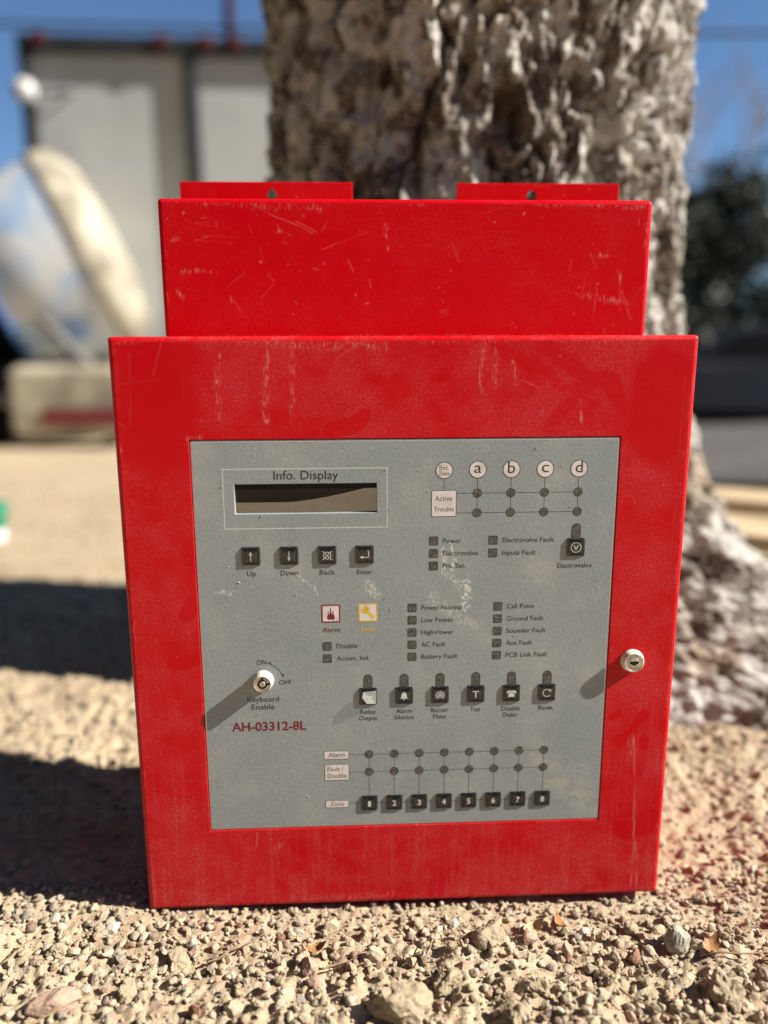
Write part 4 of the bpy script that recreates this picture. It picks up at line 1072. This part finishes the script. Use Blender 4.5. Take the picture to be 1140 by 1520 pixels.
stone_mats = {'beige': stone_mat('beige_stone', (.39, .32, .225)), 'pink': stone_mat('pink_stone', (.41, .265, .20)), 'grey': stone_mat('grey_stone', (.31, .285, .245)),
              'white': stone_mat('white_stone', (.56, .52, .45)), 'brown': stone_mat('brown_stone', (.21, .105, .065)), 'clod': stone_mat('earth_clod', (.33, .265, .175))}
for a in [(-.0122, -.0905, .019, .015, .014, 'clod', 'largest crumbly earth clod at the bottom centre of the picture', 1, .3, .13),
          (.0529, -.0417, .0125, .0105, .0105, 'clod', 'rounded sandy clod below the centre right of the cabinet', 2, 0, .10),
          (.1743, -.0476, .0100, .0085, .0135, 'grey', 'upright grey stone with a dark shadow near the right corner', 3, .4, .07),
          (.1843, -.0961, .0120, .0100, .0115, 'clod', 'earth clod casting a black shadow at the bottom right', 4, 1, .13),
          (.0779, -.0400, .0068, .0055, .0062, 'pink', 'pinkish stone just right of the rounded sandy clod', 5, .6, .05),
          (.0315, -.0640, .0052, .0050, .0050, 'pink', 'small pink stone in front of the rounded sandy clod', 6, 0, .05),
          (-.0672, -.0600, .0050, .0060, .0080, 'pink', 'tall pale pink stone left of the bottom centre', 7, .3, .05),
          (-.0610, -.0690, .0060, .0045, .0048, 'pink', 'small pink stone touching the foot of the tall pale pink one', 8, .2, .05),
          (-.0790, -.0790, .0065, .0055, .0050, 'beige', 'beige pebble below the tall pale pink stone', 9, .9, .05),
          (-.2143, -.0830, .0170, .0100, .0090, 'pink', 'long pale pink stone at the bottom left corner', 10, .5, .06),
          (-.201, -.0150, .0060, .0045, .0042, 'white', 'white pebble below the cabinet\'s left corner', 11, .2, .04),
          (.1420, -.0580, .0062, .0050, .0048, 'brown', 'reddish brown pebble left of the upright grey stone', 12, .8, .05),
          (-.0250, -.0490, .0075, .0060, .0070, 'beige', 'beige stone left of the bottom centre under the cabinet', 13, .1, .06),
          (.100, -.052, .0034, .0040, .0085, 'pink', 'narrow upright pink chip right of centre', 14, .2, .05),
          (-.1310, -.0880, .0045, .0055, .0060, 'brown', 'brown pebble near the bottom edge at left', 15, .2, .05),
          (-.1096, -.0850, .0075, .0060, .0058, 'beige', 'blocky beige pebble near the bottom edge at left', 16, .7, .05),
          (.0320, -.0210, .0055, .0045, .0045, 'white', 'small white stone under the middle of the cabinet\'s bottom edge', 17, .3, .05),
          (-.052, -.0160, .0060, .0048, .0050, 'beige', 'rounded beige pebble under the cabinet\'s bottom edge left of centre', 18, .3, .05)]:
    big_stone(*a[:6], a[6], a[7], a[8], rough=a[9])
rr_ = np.random.default_rng(77)
for k in range(30):
    x, y = rr_.uniform(-.30, .27), rr_.uniform(-.115, -.012); r = rr_.uniform(.0024, .0044)
    big_stone(x, y, r * rr_.uniform(.8, 1.3), r * rr_.uniform(.7, 1.1), r * rr_.uniform(.6, 1.0), pc := ['beige', 'pink', 'beige', 'grey', 'white', 'clod', 'beige', 'brown', 'pink', 'beige'][int(rr_.integers(0, 10))],
              'small %s lying loose in the gravel in front of the cabinet' % ('crumb of earth' if pc == 'clod' else pc + ' pebble'), 300 + k, rr_.uniform(0, 6), 'pebble', .05, 'small %s pieces in front of the cabinet' % ('earth' if pc == 'clod' else pc), 'pebble', 2)
for k, (x, y, r) in enumerate(((-.15, -.045, .009), (-.10, -.060, .007), (.02, -.075, .010), (.075, -.082, .008), (.12, -.078, .009), (.215, -.040, .008), (-.23, -.035, .008), (-.03, -.030, .007), (.15, -.030, .007), (-.175, -.075, .008), (.055, -.100, .009), (-.055, -.098, .009), (.135, -.013, .006), (.006, -.020, .006))):
    big_stone(x, y, r * rr_.uniform(.9, 1.3), r * rr_.uniform(.7, 1.0), r * rr_.uniform(.5, .8), 'clod', 'low crumbling lump of sandy earth in the gravel before the cabinet', 700 + k, rr_.uniform(0, 6), 'earth_lump', .16, 'low lumps of sandy earth before the cabinet', 'earth lump', 3)
def leaf_mesh(l, w, curl, seed):
    r_ = random.Random(seed); m = MB(); n = 9; v = []
    for i in range(n):
        t_ = i / (n - 1); hw = w * math.sin(PI * min(1, t_ * .96 + .02)) ** .8 * .5; z = curl * (t_ - .5) ** 2 * l * 3
        for s_ in (-1, -.45, 0, .45, 1): v.append((l * (t_ - .5), s_ * hw, z + abs(s_) ** 1.5 * hw * .45 + r_.gauss(0, .0002)))
    m.add(v, [(i * 5 + j, i * 5 + j + 1, i * 5 + 6 + j, i * 5 + 5 + j) for i in range(n - 1) for j in range(4)], True)
    return m.mesh('fallen_leaf')
M_dry = plain('dry_orange_leaf', (.30, .145, .055), .7, .3, var=.35, scale=220); M_tan = plain('dry_tan_leaf', (.46, .33, .17), .7, .3, var=.25, scale=200)
for x, y, rz, l, w, mt, lab, z in ((.1023, -.0245, 1.9, .013, .007, M_dry, 'orange dry leaf standing under the cabinet\'s bottom edge at right', .004), (.0830, -.0300, .4, .016, .009, M_tan, 'tan curled leaf between the sandy clod and the cabinet', .004),
                             (.1923, -.0572, .9, .019, .008, M_dry, 'orange dry leaf beside the upright grey stone', .006), (-.0617, -.0440, .2, .014, .006, M_dry, 'small orange leaf left of centre below the cabinet', .005),
                             (.330, .292, -.75, .060, .016, M_dry, 'orange brown leaf lying at the foot of the tree root', .010)):
    o = link('fallen_leaf', leaf_mesh(l, w, .5, int(abs(x) * 9999)), mt, None, (x, y, float(gz(x, y, False)) + z), (.25, -.15, rz)); tag(o, lab, 'leaf')
M_twig = plain('dry_twig', (.30, .215, .13), .8, .2, var=.3, scale=150)
for k, (x, y, a, l, lab) in enumerate(((-.215, -.094, .55, .055, 'dry twig leaning over the long pink stone at bottom left'), (-.045, -.060, .25, .032, 'thin twig just right of the tall pale pink stone'), (.135, -.100, -.8, .040, 'thin dry twig near the bottom edge at right'),
                                       (.012, -.048, 1.1, .030, 'fine twig pointing to the rounded sandy clod'), (.215, -.066, -.1, .060, 'long dry grass stem at the right edge'), (-.11, -.040, .5, .045, 'dry stem crossing the gravel under the cabinet\'s left half'),
                                       (.225, -.088, 1.35, .035, 'short stem standing at the bottom right corner'), (-.25, -.040, .9, .028, 'small twig near the left edge below the shadow'))):
    r_ = random.Random(k); z = float(gz(x, y, False)) + .006; n = 6
    pts = [(x + l * (i / n - .5) * math.cos(a) + r_.gauss(0, .0006), y + l * (i / n - .5) * math.sin(a) + r_.gauss(0, .0006), z + r_.gauss(0, .0008) + .004 * (i / n)) for i in range(n + 1)]
    m = MB(); m.tube(pts, [.0007 * (1 - .5 * i / n) for i in range(n + 1)], 6); o = m.build('twig', M_twig); tag(o, lab, 'twig')

# ------------------------------------------------------------------ unseen building behind the camera, added to block skylight
WB = empty('blocker_building', (-2.5, -7.5, -.05)); tag(WB, 'added unseen brown rendered building behind the camera, blocking skylight', 'building')
m = MB(); m.box(-11, 9, -4, 0, 0, 6.2); m.build('wall', plain('blocker_render', (.20, .16, .12), .85, .15, var=.15, scale=2), WB)
m = MB(); m.add([(-11.4, .5, 6.15), (9.4, .5, 6.15), (9.4, -4.5, 6.15), (-11.4, -4.5, 6.15), (-11.4, -2, 7.6), (9.4, -2, 7.6)], [(0, 1, 5, 4), (2, 3, 4, 5), (1, 2, 5), (3, 0, 4), (0, 3, 2, 1)])
m.build('roof', plain('blocker_roof_tile', (.10, .06, .05), .8, .2, var=.2, scale=5), WB)
for x in (-8.5, -4.5, 3.5, 6.5):
    m = MB(); m.box(x - .7, x + .7, .002, .05, 1.2, 2.6, .01); w_ = m.build('window', M_dark, WB)
    m = MB(); m.box(x - .6, x + .6, .052, .06, 1.3, 2.5); m.build('blocker_pane', M_glass, w_)
m = MB(); m.box(-1.6, 1.4, .002, .06, 0, 3.0, .01); m.build('door', plain('blocker_door', (.07, .09, .08), .6, .3, var=.2, scale=3), WB)

for k, (x, y, h, lab) in enumerate(((-5.4, -2.6, 7.5, 'added unseen evergreen blocking skylight at left, nearest the added building'), (-5.3, .6, 8.0, 'added unseen evergreen blocking skylight at left, level with the cabinet'), (-5.9, 3.6, 7.5, 'added unseen evergreen blocking skylight at left, level with the mixer'))):
    bush_tree('blocker_evergreen', lab, x, y, h, 1.9, 110, 90, .16, 50 + k, M_leaf, 'added unseen evergreens blocking skylight at left', .08)  # evergreens added out of view to cut skylight from the left
